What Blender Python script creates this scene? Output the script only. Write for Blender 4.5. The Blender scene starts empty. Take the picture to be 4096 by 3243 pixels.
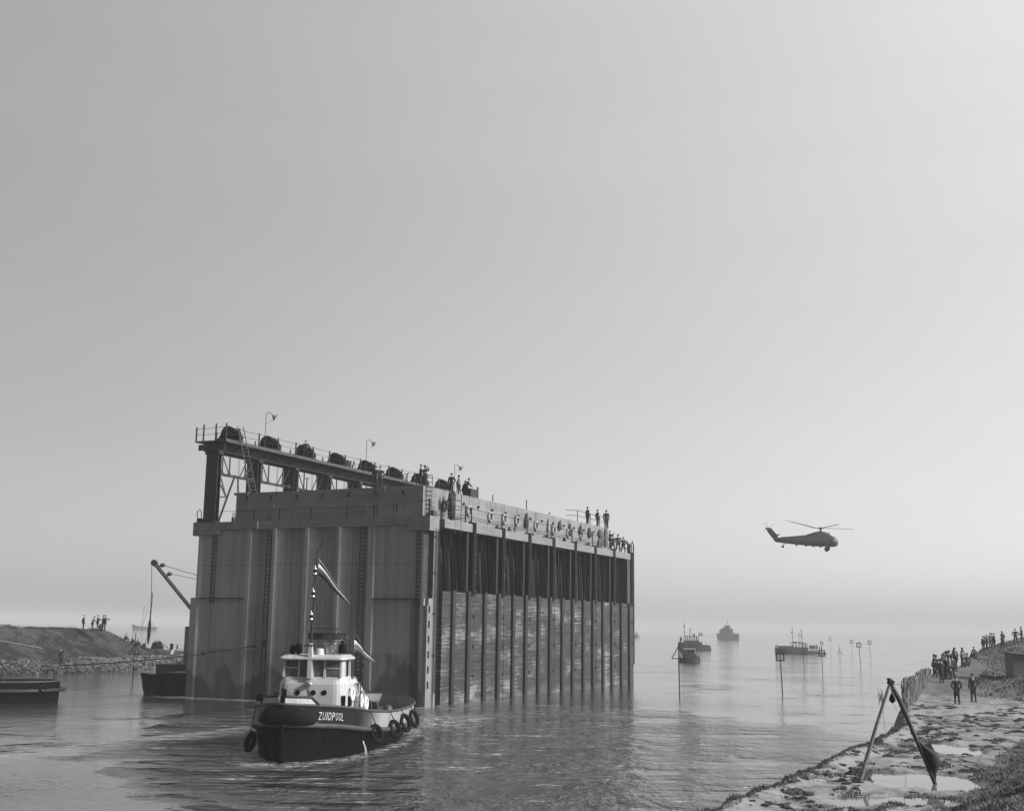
import bpy, bmesh, math, random
import numpy as np
from mathutils import Vector, Matrix, Quaternion
R = math.radians
random.seed(7)
SC = bpy.context.scene
COL = SC.collection

# ------------------------------------------------------------------ camera
CF, CP, CR, CH = 4805.4, R(10.4775), R(0.7528), 5.51      # focal (photo px), pitch, roll, height
cam = bpy.data.cameras.new("camera")
cam.sensor_width = 36; cam.sensor_fit = 'HORIZONTAL'; cam.lens = CF / 4096 * 36
cam.clip_start = 0.1; cam.clip_end = 20000
cob = bpy.data.objects.new("camera", cam); COL.objects.link(cob)
cob.location = (0, 0, CH)
_fw = Vector((0, math.cos(CP), math.sin(CP))); _up = Vector((0, -math.sin(CP), math.cos(CP)))
_m = Matrix((Vector((1, 0, 0)), _up, -_fw)).transposed()
cob.rotation_euler = (_m @ Matrix.Rotation(CR, 3, 'Z')).to_euler()
SC.camera = cob

# ------------------------------------------------------------------ light
SUN_AZ, SUN_EL = R(113.5), R(27)                             # azimuth clockwise from +Y
SC.world = bpy.data.worlds.new("World"); SC.world.use_nodes = True
nt = SC.world.node_tree; nt.nodes.clear()
sky = nt.nodes.new("ShaderNodeTexSky"); sky.sky_type = 'NISHITA'; sky.sun_disc = False
sky.sun_elevation = SUN_EL; sky.sun_rotation = SUN_AZ
sky.air_density = 1.0; sky.dust_density = 1.0; sky.ozone_density = 1.0
bw = nt.nodes.new("ShaderNodeRGBToBW")
bg = nt.nodes.new("ShaderNodeBackground"); bg.inputs[1].default_value = 0.085
wo = nt.nodes.new("ShaderNodeOutputWorld")
tcw = nt.nodes.new("ShaderNodeTexCoord"); sxw = nt.nodes.new("ShaderNodeSeparateXYZ"); nt.links.new(tcw.outputs["Generated"], sxw.inputs[0])
def _mr(o, a, b, c, d):
    x = nt.nodes.new("ShaderNodeMapRange"); x.interpolation_type = 'SMOOTHSTEP'
    for k, q in zip(("From Min", "From Max", "To Min", "To Max"), (a, b, c, d)): x.inputs[k].default_value = q
    nt.links.new(o, x.inputs["Value"]); return x.outputs[0]
def _mm(a, b):
    x = nt.nodes.new("ShaderNodeMath"); x.operation = 'MULTIPLY'; nt.links.new(a, x.inputs[0]); nt.links.new(b, x.inputs[1]); return x.outputs[0]
def _zq(o):                                                # thin high haze lifts the upper sky: .88 + z + 4 z^2
    c = nt.nodes.new("ShaderNodeClamp"); c.inputs["Min"].default_value = 0; c.inputs["Max"].default_value = .5; nt.links.new(o, c.inputs["Value"])
    a = nt.nodes.new("ShaderNodeMath"); a.operation = 'MULTIPLY_ADD'; nt.links.new(c.outputs[0], a.inputs[0]); a.inputs[1].default_value = 4.0; a.inputs[2].default_value = 1.0
    d = nt.nodes.new("ShaderNodeMath"); d.operation = 'MULTIPLY_ADD'; nt.links.new(a.outputs[0], d.inputs[0]); nt.links.new(c.outputs[0], d.inputs[1]); d.inputs[2].default_value = .84
    return d.outputs[0]
_nz = nt.nodes.new("ShaderNodeTexNoise"); _nz.inputs["Scale"].default_value = 2.2; _nz.inputs["Detail"].default_value = 6; _nz.inputs["Roughness"].default_value = .6
_mp = nt.nodes.new("ShaderNodeMapping"); _mp.inputs["Scale"].default_value = (1, 1, 5); nt.links.new(tcw.outputs["Generated"], _mp.inputs["Vector"]); nt.links.new(_mp.outputs[0], _nz.inputs["Vector"])
_cl = _mr(_nz.outputs["Fac"], .3, .7, .982, 1.018)         # faint uneven haze
nt.links.new(sky.outputs[0], bw.inputs[0])                 # hazy sky brighter towards the sun side; unseen sky behind camera dimmed against fill
nt.links.new(_mm(_mm(_mm(bw.outputs[0], _cl), _mr(sxw.outputs[0], -.62, .62, .48, 1.26)), _mm(_zq(sxw.outputs[2]), _mr(sxw.outputs[1], -.6, .5, .28, 1.0))), bg.inputs[0]); nt.links.new(bg.outputs[0], wo.inputs[0])
sl = bpy.data.lights.new("sun", 'SUN'); sl.energy = 2.2; sl.angle = R(8); sl.color = (1, 1, 1)
so = bpy.data.objects.new("sun", sl); COL.objects.link(so)
_sd = Vector((math.sin(SUN_AZ) * math.cos(SUN_EL), math.cos(SUN_AZ) * math.cos(SUN_EL), math.sin(SUN_EL)))
so.rotation_euler = _sd.to_track_quat('Z', 'Y').to_euler()
SC.view_settings.view_transform = 'Standard'; SC.view_settings.look = 'None'
SC.view_settings.exposure = 1.0; SC.view_settings.gamma = 1.0

# ------------------------------------------------------------------ measuring the photograph
def ray(px, py):
    a, b = px - 2048, py - 1621.5
    c, s = math.cos(CR), math.sin(CR); u = c * a + s * b; v = -s * a + c * b
    c, s = math.cos(CP), math.sin(CP)
    return Vector((u, CF * c + v * s, CF * s - v * c))
CAM = Vector((0, 0, CH))
YAW = R(24.486); C0 = Vector((-5.807, 86.142, 0))
UD = Vector((math.sin(YAW), math.cos(YAW), 0)); VD = Vector((-math.cos(YAW), math.sin(YAW), 0))
def onV(px, py, v):
    r = ray(px, py); t = ((C0 - CAM).dot(VD) + v) / r.dot(VD); X = CAM + r * t - C0; return X.dot(UD), X.z
def onU(px, py, u):
    r = ray(px, py); t = ((C0 - CAM).dot(UD) + u) / r.dot(UD); X = CAM + r * t - C0; return X.dot(VD), X.z
def onZ(px, py, z=0.0):
    r = ray(px, py); return CAM + r * ((z - CH) / r.z)
def dep(px, py, y):
    r = ray(px, py); return CAM + r * (y / r.y)
def cw(u, v, z): return C0 + UD * u + VD * v + Vector((0, 0, z))

# ------------------------------------------------------------------ object helpers
def tag(o, label=None, cat=None, group=None, kind=None):
    if label: o["label"] = label
    if cat: o["category"] = cat
    if group: o["group"] = group
    if kind: o["kind"] = kind
    return o
def empty(name, loc=(0, 0, 0), rz=0.0, label=None, cat=None, group=None):
    o = bpy.data.objects.new(name, None); COL.objects.link(o)
    o.location = loc; o.rotation_euler = (0, 0, rz); o.empty_display_size = 0.3
    return tag(o, label, cat, group)
def copy_tree(o, parent=None):
    c = o.copy(); COL.objects.link(c); c.parent = parent
    for ch in list(o.children): copy_tree(ch, c)
    return c

class MB:
    """collects faces of one mesh"""
    def __init__(s): s.v = []; s.f = []; s.sm = []
    def add(s, vs, fs, smooth=False):
        n = len(s.v); s.v += [tuple(v) for v in vs]
        for f in fs: s.f.append(tuple(i + n for i in f)); s.sm.append(smooth)
        return s
    def box(s, x0, x1, y0, y1, z0, z1):
        return s.add([(x0, y0, z0), (x1, y0, z0), (x1, y1, z0), (x0, y1, z0), (x0, y0, z1), (x1, y0, z1), (x1, y1, z1), (x0, y1, z1)],
                     [(0, 3, 2, 1), (4, 5, 6, 7), (0, 1, 5, 4), (1, 2, 6, 5), (2, 3, 7, 6), (3, 0, 4, 7)])
    def beam(s, p, q, w, h=None, upv=(0, 0, 1)):
        h = w if h is None else h
        p, q = Vector(p), Vector(q); d = (q - p).normalized(); up = Vector(upv)
        if abs(d.dot(up)) > .98: up = Vector((1, 0, 0))
        a = d.cross(up).normalized() * w / 2; b = a.cross(d).normalized() * h / 2
        vs = [p - a - b, p + a - b, p + a + b, p - a + b, q - a - b, q + a - b, q + a + b, q - a + b]
        return s.add(vs, [(0, 1, 2, 3), (7, 6, 5, 4), (0, 4, 5, 1), (1, 5, 6, 2), (2, 6, 7, 3), (3, 7, 4, 0)])
    def tube(s, pts, r, seg=6, closed=False, smooth=True, caps=True):
        pts = [Vector(p) for p in pts]; n = len(pts); rs = r if isinstance(r, (list, tuple)) else [r] * n
        rings = []; prev = None
        for i, p in enumerate(pts):
            if closed: d = (pts[(i + 1) % n] - pts[i - 1]).normalized()
            else: d = (pts[min(i + 1, n - 1)] - pts[max(i - 1, 0)]).normalized()
            if prev is None:
                a = d.cross(Vector((0, 0, 1)))
                if a.length < .05: a = d.cross(Vector((1, 0, 0)))
                a.normalize()
            else:
                a = prev - d * prev.dot(d); a.normalize()
            prev = a; b = d.cross(a)
            rings.append([p + (a * math.cos(t) + b * math.sin(t)) * rs[i] for t in [2 * math.pi * k / seg for k in range(seg)]])
        return s.loft(rings, closed=closed, caps=caps and not closed, smooth=smooth)
    def loft(s, rings, closed=False, caps=True, smooth=True, wrap=True):
        m = len(rings[0]); vs = [v for r in rings for v in r]; fs = []
        n = len(rings)
        for i in range(n if closed else n - 1):
            j = (i + 1) % n
            for k in range(m if wrap else m - 1):
                l = (k + 1) % m
                fs.append((i * m + k, i * m + l, j * m + l, j * m + k))
        s.add(vs, fs, smooth)
        if caps:
            s.add(rings[0], [tuple(range(m))[::-1]]); s.add(rings[-1], [tuple(range(m))])
        return s
    def cyl(s, p, q, r0, r1=None, seg=10, smooth=True):
        return s.tube([p, q], [r0, r0 if r1 is None else r1], seg, smooth=smooth)
    def lathe(s, c, prof, seg=12, axis=(0, 0, 1), smooth=True):
        ax = Vector(axis).normalized(); a = ax.cross(Vector((0, 1, 0)) if abs(ax.y) < .9 else Vector((1, 0, 0))).normalized(); b = ax.cross(a)
        c = Vector(c)
        rings = [[c + ax * h + (a * math.cos(t) + b * math.sin(t)) * r for t in [2 * math.pi * k / seg for k in range(seg)]] for r, h in prof]
        return s.loft(rings, caps=True, smooth=smooth)
    def torus(s, c, R_, r, axis=(0, 0, 1), seg=18, sides=7):
        ax = Vector(axis).normalized(); a = ax.cross(Vector((0, 0, 1)) if abs(ax.z) < .9 else Vector((1, 0, 0))).normalized(); b = ax.cross(a)
        c = Vector(c)
        return s.tube([c + (a * math.cos(t) + b * math.sin(t)) * R_ for t in [2 * math.pi * k / seg for k in range(seg)]], r, sides, closed=True)
    def prism(s, poly, z0, z1):
        n = len(poly)
        s.add([(x, y, z0) for x, y in poly] + [(x, y, z1) for x, y in poly],
              [tuple(range(n))[::-1], tuple(range(n, 2 * n))] + [(i, (i + 1) % n, n + (i + 1) % n, n + i) for i in range(n)])
        return s
    def blob(s, c, rx, ry, rz, seg=8, rings=5, jit=0.0):
        c = Vector(c); vs = [c + Vector((0, 0, -rz))]; 
        for i in range(1, rings):
            ph = -math.pi / 2 + math.pi * i / rings
            for k in range(seg):
                t = 2 * math.pi * k / seg; j = 1 + random.uniform(-jit, jit)
                vs.append(c + Vector((rx * math.cos(ph) * math.cos(t) * j, ry * math.cos(ph) * math.sin(t) * j, rz * math.sin(ph) * j)))
        vs.append(c + Vector((0, 0, rz))); fs = []
        for k in range(seg): fs.append((0, 1 + (k + 1) % seg, 1 + k))
        for i in range(rings - 2):
            for k in range(seg):
                a = 1 + i * seg; b = a + seg; l = (k + 1) % seg
                fs.append((a + k, a + l, b + l, b + k))
        a = 1 + (rings - 2) * seg; t = len(vs) - 1
        for k in range(seg): fs.append((a + k, a + (k + 1) % seg, t))
        return s.add(vs, fs, jit < .12)
    def mesh(s, name, mt):
        me = bpy.data.meshes.new(name); me.from_pydata(s.v, [], s.f); me.validate(); 
        if len(me.polygons) == len(s.sm): me.polygons.foreach_set("use_smooth", s.sm)
        for m in (mt if isinstance(mt, (list, tuple)) else [mt]): me.materials.append(m)
        me.update(); return me
    def build_each(s, name, mt, parent=None):
        """every loose piece becomes an object of its own"""
        n = len(s.v); par = list(range(n))
        def fd(a):
            while par[a] != a: par[a] = par[par[a]]; a = par[a]
            return a
        for f in s.f:
            for b_ in f[1:]: par[fd(b_)] = fd(f[0])
        key = {}                                           # weld caps that repeat their ring's points
        for i, p in enumerate(s.v):
            k = (round(p[0], 4), round(p[1], 4), round(p[2], 4))
            if k in key: par[fd(i)] = fd(key[k])
            else: key[k] = i
        grp = {}
        for f, sm in zip(s.f, s.sm): grp.setdefault(fd(f[0]), []).append((f, sm))
        out = []
        for g in grp.values():
            m = MB(); ix = {}
            for f, sm in g:
                for i in f:
                    if i not in ix: ix[i] = len(m.v); m.v.append(s.v[i])
                m.f.append(tuple(ix[i] for i in f)); m.sm.append(sm)
            out.append(m.build(name, mt, parent))
        return out
    def build(s, name, mt, parent=None, loc=None):
        o = bpy.data.objects.new(name, s.mesh(name, mt)); COL.objects.link(o)
        if parent is not None: o.parent = parent
        if loc is not None: o.location = loc
        return o

# ------------------------------------------------------------------ materials (black and white film: all neutral greys)
def g3(v): return (v, v, v, 1)
class NB:
    def __init__(s, name):
        s.m = bpy.data.materials.new(name); s.m.use_nodes = True; s.t = s.m.node_tree
        s.b = s.t.nodes["Principled BSDF"]
    def n(s, t, **k):
        x = s.t.nodes.new(t)
        for a, b in k.items():
            if a.startswith("i_"):
                key = a[2:]; key = int(key) if key.isdigit() else key
                x.inputs[key].default_value = b
            else: setattr(x, a, b)
        return x
    def l(s, a, b): s.t.links.new(a, b)
    def coord(s, scale=(1, 1, 1), rot=(0, 0, 0)):
        c = s.n("ShaderNodeTexCoord"); m = s.n("ShaderNodeMapping"); m.inputs["Scale"].default_value = scale; m.inputs["Rotation"].default_value = rot
        s.l(c.outputs["Object"], m.inputs["Vector"]); return m.outputs[0]
    def noise(s, scale, detail=4, vec=(1, 1, 1), rough=.55, rot=(0, 0, 0)):
        x = s.n("ShaderNodeTexNoise"); x.inputs["Scale"].default_value = scale; x.inputs["Detail"].default_value = detail; x.inputs["Roughness"].default_value = rough
        s.l(s.coord(vec, rot), x.inputs["Vector"]); return x.outputs["Fac"]
    def rng(s, v, a, b, c=0.0, d=1.0, smooth=False):
        x = s.n("ShaderNodeMapRange"); x.inputs["From Min"].default_value = a; x.inputs["From Max"].default_value = b
        x.inputs["To Min"].default_value = c; x.inputs["To Max"].default_value = d
        if smooth: x.interpolation_type = 'SMOOTHSTEP'
        s.l(v, x.inputs["Value"]); return x.outputs[0]
    def math(s, op, a, b=None):
        x = s.n("ShaderNodeMath"); x.operation = op
        for i, q in enumerate((a, b)):
            if q is None: continue
            if isinstance(q, (int, float)): x.inputs[i].default_value = q
            else: s.l(q, x.inputs[i])
        return x.outputs[0]
    def lerp(s, f, a, b):
        d = s.math('SUBTRACT', b, a) if not (isinstance(a, (int, float)) and isinstance(b, (int, float))) else b - a
        return s.math('ADD', a, s.math('MULTIPLY', f, d))
    def z(s):
        c = s.n("ShaderNodeTexCoord"); x = s.n("ShaderNodeSeparateXYZ"); s.l(c.outputs["Object"], x.inputs[0]); return x.outputs
    def out(s, v, rough=.7, bump=None, bs=.3, bd=.02, metal=0.0):
        cx = s.n("ShaderNodeCombineColor")
        for i in range(3): s.l(v, cx.inputs[i])
        s.l(cx.outputs[0], s.b.inputs["Base Color"])
        if isinstance(rough, (int, float)): s.b.inputs["Roughness"].default_value = rough
        else: s.l(rough, s.b.inputs["Roughness"])
        s.b.inputs["Metallic"].default_value = metal
        if bump is not None:
            x = s.n("ShaderNodeBump"); x.inputs["Strength"].default_value = bs; x.inputs["Distance"].default_value = bd
            s.l(bump, x.inputs["Height"]); s.l(x.outputs[0], s.b.inputs["Normal"])
        return s.m
def _dummy(): pass
def simple(name, v, rough=.6, var=.25, scale=3.0, metal=0.0, vec=(1, 1, 1), bs=.15):
    b = NB(name); n = b.noise(scale, 5, vec); n2 = b.noise(scale * 7, 3, vec)
    m = b.math('ADD', b.rng(n, .3, .7, 1 - var, 1 + var), b.rng(n2, .3, .7, -var * .4, var * .4))
    return b.out(b.math('MULTIPLY', m, v), rough, n2, bs, .01, metal)
M = {}
M['steel'] = simple('dark_steel', .018, .55, .4, 2)
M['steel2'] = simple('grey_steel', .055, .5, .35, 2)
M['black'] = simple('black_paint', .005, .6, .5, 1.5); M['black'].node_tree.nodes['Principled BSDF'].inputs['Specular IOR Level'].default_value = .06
M['rubber'] = simple('black_rubber', .006, .85, .3, 5); M['rubber'].node_tree.nodes['Principled BSDF'].inputs['Specular IOR Level'].default_value = .15
M['rope'] = simple('tarred_rope', .010, .9, .3, 9)
M['lrope'] = simple('pale_rope', .35, .9, .3, 9)
M['white'] = simple('white_paint', .50, .38, .09, 1.6)
M['greyp'] = simple('grey_paint', .22, .45, .25, 1.2)
M['silver'] = simple('bare_metal', .6, .3, .15, 4, metal=.7)
M['wood'] = simple('weathered_wood', .16, .8, .35, 3, vec=(1, 1, 6))
M['pwood'] = simple('pale_wood', .42, .7, .25, 3, vec=(1, 1, 6))
M['dwood'] = simple('dark_wet_wood', .035, .7, .4, 3, vec=(1, 1, 5))
M['cork'] = simple('white_canvas', .75, .7, .12, 5)
M['tarp'] = simple('dark_tarpaulin', .025, .75, .35, 3)
M['flagW'] = simple('white_cloth', .6, .85, .08, 5)
M['flagR'] = simple('mid_grey_cloth', .12, .85, .15, 5)
M['flagB'] = simple('dark_cloth', .03, .85, .2, 5)
M['skin'] = simple('skin', .33, .6, .1, 20)
M['hair'] = simple('dark_hair', .02, .7, .3, 30)
M['clothA'] = simple('black_wool', .02, .9, .2, 10)
M['clothB'] = simple('dark_grey_wool', .045, .9, .25, 10)
M['clothC'] = simple('grey_raincoat', .17, .85, .2, 6)
M['clothD'] = simple('pale_cap_cloth', .5, .85, .1, 6)
M['clothE'] = simple('mid_grey_cotton', .09, .9, .25, 10)
M['leather'] = simple('shoe_leather', .015, .5, .2, 10)

def m_weathered(nm, v0, rough, lo):                        # paint with rust runs, scuffs and plate seams
    b = NB(nm); big = b.noise(1.2, 5); run = b.noise(1.0, 6, (6, 6, .7), .65); sc = b.noise(5, 7, (1, 1, 2), .75); z = b.z()
    v = b.math('MULTIPLY', b.rng(big, .3, .7, .88, 1.08), v0)
    v = b.math('MULTIPLY', v, b.rng(run, .56, .72, 1.0, lo)); v = b.math('MULTIPLY', v, b.rng(sc, .62, .70, 1.0, lo))
    seam = b.math('LESS_THAN', b.math('FRACT', b.math('MULTIPLY', z[0], .62)), .018); v = b.math('MULTIPLY', v, b.math('SUBTRACT', 1.0, b.math('MULTIPLY', seam, .3)))
    return b.out(v, rough, big, .12, .04)
M['housewhite'] = m_weathered('weathered_white_paint', .52, .42, .62)
M['conc0'] = None
def m_board():                                             # parapet: horizontal shuttering boards
    b = NB('board_marked_concrete')
    br = b.noise(1.0, 5, (.25, .25, 7.0)); st = b.noise(1.1, 6, (1.6, 1.6, .22)); fine = b.noise(18, 4)
    big = b.noise(.35, 3)
    v = b.math('ADD', b.rng(br, .25, .75, .17, .27), b.rng(fine, .3, .7, -.02, .02))
    v = b.math('MULTIPLY', v, b.rng(st, .52, .8, 1.0, .62)); v = b.math('MULTIPLY', v, b.rng(big, .3, .7, .86, 1.12))
    bh = b.noise(1.0, 3, (.1, .1, 9.0))
    return b.out(v, .85, bh, .5, .02)
M['board'] = m_board()
def m_form():                                              # tall walls: vertical streaks, tide stain at the water
    b = NB('streaked_concrete')
    st = b.noise(1.0, 7, (2.2, 2.2, .10), .6); big = b.noise(.22, 4, (1, 1, .8)); fine = b.noise(22, 3); run = b.noise(1.0, 5, (5.0, 5.0, .06))
    v = b.math('ADD', b.rng(st, .30, .70, .27, .42), b.rng(fine, .3, .7, -.015, .015))
    v = b.math('MULTIPLY', v, b.rng(big, .3, .7, .82, 1.15)); v = b.math('MULTIPLY', v, b.rng(run, .54, .74, 1.0, .5))
    z = b.z(); tn = b.noise(.45, 5, (1, 1, .35))
    lvl = b.math('SUBTRACT', z[2], b.rng(tn, .3, .7, -.3, 3.6))
    v = b.math('MULTIPLY', v, b.rng(lvl, -.35, .5, .45, 1.0, True))
    seam = b.math('LESS_THAN', b.math('ABSOLUTE', b.math('SUBTRACT', z[2], b.rng(b.noise(.6, 3), .3, .7, 9.95, 10.05))), .035); v = b.math('MULTIPLY', v, b.math('SUBTRACT', 1.0, b.math('MULTIPLY', seam, .3)))
    pour = b.math('SUBTRACT', z[2], 3.6); v = b.math('MULTIPLY', v, b.rng(pour, -.03, .03, .84, 1.0))
    return b.out(v, .85, st, .3, .02)
M['form'] = m_form()
M['conc'] = simple('plain_concrete', .20, .85, .2, 1.2, bs=.3)
M['conc2'] = simple('dark_weathered_concrete', .06, .85, .3, 1.2, bs=.3)
def m_gate():                                              # timber stop logs with pale crusts
    b = NB('crusted_timber_boards')
    z = b.z()
    seam = b.math('FRACT', b.math('MULTIPLY', z[2], 3.1)); sm = b.math('LESS_THAN', seam, .07)
    seam2 = b.math('FRACT', b.math('MULTIPLY', z[0], 1.85)); sm2 = b.math('LESS_THAN', seam2, .035)
    pl = b.noise(1.0, 3, (.18, .18, 3.1)); cr = b.noise(1.3, 9, (.28, .28, 8), .74); msk = b.noise(.33, 4, (.7, .7, 1.6))
    run = b.noise(1.0, 6, (9, 9, .9), .7)
    c1 = b.rng(b.math('ADD', cr, b.math('MULTIPLY', b.math('SUBTRACT', msk, .5), .75)), .53, .66, 0, 1)
    c2 = b.math('MULTIPLY', b.rng(run, .55, .68), b.rng(msk, .5, .6))
    crust = b.math('MAXIMUM', c1, b.math('MULTIPLY', c2, .6))
    base = b.rng(pl, .25, .75, .016, .055)
    fs = b.noise(2.2, 8, (.5, .5, 8), .75); base = b.math('ADD', base, b.rng(fs, .52, .72, 0, .06))
    v = b.lerp(b.math('MULTIPLY', crust, .9), base, .25)
    v = b.math('MULTIPLY', v, b.math('SUBTRACT', 1.0, b.math('MULTIPLY', b.math('MAXIMUM', sm, sm2), .65)))
    lvl = b.math('SUBTRACT', z[2], b.rng(b.noise(.6, 4), .3, .7, .1, .9)); v = b.math('ADD', v, b.rng(lvl, -.1, .2, .035, 0.0, True))
    h = b.math('SUBTRACT', cr, b.math('MULTIPLY', sm, .6))
    return b.out(v, .8, h, .6, .03)
M['gate'] = m_gate()
M['tarred'] = simple('tarred_post', .014, .8, .4, 2); M['tarred'].node_tree.nodes['Principled BSDF'].inputs['Specular IOR Level'].default_value = .1
M['shadowsteel'] = simple('shade_dark_steel', .02, .7, .5, 1.2, vec=(3, 3, .3))  # steel of the recess walls, coloured dark to stand for the shade inside
# ================================================================== SETTING
# ---- water
def m_water():
    b = NB('tidal_water')
    c = b.n("ShaderNodeTexCoord")
    def nz(scale, vec, det=4, rough=.6, rot=0):
        m = b.n("ShaderNodeMapping"); m.inputs["Scale"].default_value = vec; m.inputs["Rotation"].default_value = (0, 0, rot)
        b.l(c.outputs["Object"], m.inputs["Vector"]); x = b.n("ShaderNodeTexNoise"); x.inputs["Scale"].default_value = scale
        x.inputs["Detail"].default_value = det; x.inputs["Roughness"].default_value = rough
        b.l(m.outputs[0], x.inputs["Vector"]); return x.outputs["Fac"]
    patch = nz(.030, (1, 1, 1), 3, .5); patch2 = nz(.11, (.5, 1, 1), 4, .6, .5)
    # churned water close to the caisson and the tug
    sx = b.n("ShaderNodeSeparateXYZ"); b.l(c.outputs["Object"], sx.inputs[0])
    def ell(cx, cy, rx, ry):
        dx = b.math('DIVIDE', b.math('SUBTRACT', sx.outputs[0], cx), rx); dy = b.math('DIVIDE', b.math('SUBTRACT', sx.outputs[1], cy), ry)
        d = b.math('ADD', b.math('MULTIPLY', dx, dx), b.math('MULTIPLY', dy, dy)); return b.rng(d, .35, 1.0, 1.0, 0.0, True)
    wob = b.math('MULTIPLY', b.math('SUBTRACT', nz(.12, (1, 1, 1), 4, .6), .5), 2.2)
    churn = b.rng(b.math('ADD', b.math('MAXIMUM', ell(0, 62, 20, 34), b.math('MAXIMUM', ell(-2, 44, 9, 9), ell(-13, 72, 8, 17))), wob), .0, 1.05, 0, 1, True)
    ruff = b.math('MAXIMUM', b.math('MULTIPLY', churn, b.rng(patch2, .36, .6, .35, 2.6, True)), b.rng(patch, .38, .68, .05, .26, True))
    w1 = nz(.9, (1, .55, 1), 5, .62, .25); w2 = nz(3.3, (1, .7, 1), 4, .6, -.3); w3 = nz(.22, (.6, 1, 1), 3, .5, .1)
    h = b.math('ADD', b.math('MULTIPLY', w1, 1.0), b.math('MULTIPLY', w2, .28))
    h = b.math('MULTIPLY', h, b.math('MULTIPLY', ruff, 1.5)); h = b.math('ADD', h, b.math('MULTIPLY', w3, .08))
    swl = nz(1.6, (.5, 1, 1), 3, .5); h = b.math('ADD', h, b.math('MULTIPLY', swl, .035))
    # bow wave round the tug, wash astern and slap along the caisson foot
    def lin2(px_, py_, dx, dy):
        return b.math('ADD', b.math('MULTIPLY', b.math('SUBTRACT', sx.outputs[0], px_), dx), b.math('MULTIPLY', b.math('SUBTRACT', sx.outputs[1], py_), dy))
    t0 = onZ(1127, 3050, 0); ta = lin2(t0.x, t0.y, .104, .9946); tb = lin2(t0.x, t0.y, .9946, -.104)
    ea = b.math('DIVIDE', b.math('SUBTRACT', ta, 9.6), 10.4); eb = b.math('DIVIDE', tb, 3.15); ed = b.math('ADD', b.math('MULTIPLY', ea, ea), b.math('MULTIPLY', eb, eb))
    ring = b.math('MULTIPLY', b.rng(ed, .6, .95, 0, 1, True), b.rng(ed, 1.0, 1.45, 1, 0, True))
    wk_ = b.math('MULTIPLY', b.rng(ta, 17, 20, 0, 1, True), b.math('MULTIPLY', b.rng(ta, 24, 34, 1, 0, True), b.rng(b.math('ABSOLUTE', b.math('SUBTRACT', tb, b.math('MULTIPLY', ta, .10))), 1.5, 4.5, 1, 0, True)))
    cu = lin2(C0.x, C0.y, UD.x, UD.y); cv = lin2(C0.x, C0.y, VD.x, VD.y)
    slap = b.math('MULTIPLY', b.math('MULTIPLY', b.rng(cu, -3.5, -.3, 0, 1, True), b.rng(cu, .5, 1.0, 1, 0)), b.rng(b.math('ABSOLUTE', b.math('SUBTRACT', cv, 10.4)), 10, 15, 1, 0, True))
    slap2 = b.math('MULTIPLY', b.math('MULTIPLY', b.rng(cv, -4, -.2, 0, .6, True), b.rng(cv, .3, .6, 1, 0)), b.rng(cu, 0, 22, 1, 0, True))
    extra = b.math('MAXIMUM', b.math('MAXIMUM', ring, wk_), b.math('MAXIMUM', slap, slap2))
    # foam lines in the churned water
    fo = nz(.55, (.35, 1.6, 1), 7, .72, .35); fo2 = nz(2.6, (.6, 1.3, 1), 5, .7)
    fmask = b.math('MULTIPLY', b.rng(fo, .56, .63), b.rng(fo2, .44, .58)); fmask = b.math('MULTIPLY', fmask, b.math('MULTIPLY', churn, .75))
    f3 = nz(1.7, (.5, 1.6, 1), 8, .75, .2); fmask = b.math('MAXIMUM', fmask, b.math('MULTIPLY', b.math('MULTIPLY', b.rng(f3, .46, .60), extra), .85))
    v = b.lerp(fmask, .055, .72)
    rough = b.lerp(fmask, .055, .7)
    b.b.inputs["IOR"].default_value = 1.85
    b.b.inputs["Specular IOR Level"].default_value = .5
    return b.out(v, rough, h, .7, .5)
mw = m_water()
w = MB(); w.add([(-6000, -40, 0), (6000, -40, 0), (6000, 7000, 0), (-6000, 7000, 0)], [(0, 1, 2, 3)])
tag(w.build('water', mw), kind='structure')
sb = MB(); sb.add([(-6000, -40, -3), (6000, -40, -3), (6000, 7000, -3), (-6000, 7000, -3)], [(0, 1, 2, 3)])
tag(sb.build('seabed', simple('mud_bed', .12, .9)), kind='structure')

def lin(x, pts):
    if x <= pts[0][0]: return pts[0][1]
    for (a, b), (c, d) in zip(pts, pts[1:]):
        if x <= c: return b + (d - b) * (x - a) / (c - a)
    return pts[-1][1]
def sst(a, b, x):
    t = max(0, min(1, (x - a) / (b - a))); return t * t * (3 - 2 * t)
def vn(x, y, seed=0):                                      # value noise
    xi, yi = math.floor(x), math.floor(y); fx, fy = x - xi, y - yi
    def h(a, b):
        n = (a * 374761393 + b * 668265263 + seed * 974711) & 0xffffffff; n = ((n ^ (n >> 13)) * 1274126177) & 0xffffffff
        return ((n ^ (n >> 16)) & 0xffff) / 65535.0
    fx = fx * fx * (3 - 2 * fx); fy = fy * fy * (3 - 2 * fy)
    return (h(xi, yi) * (1 - fx) + h(xi + 1, yi) * fx) * (1 - fy) + (h(xi, yi + 1) * (1 - fx) + h(xi + 1, yi + 1) * fx) * fy
def fbm(x, y, o=4, seed=0):
    s, a = 0, .5
    for i in range(o): s += a * vn(x, y, seed + i); x *= 2.03; y *= 2.03; a *= .5
    return s

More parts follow.
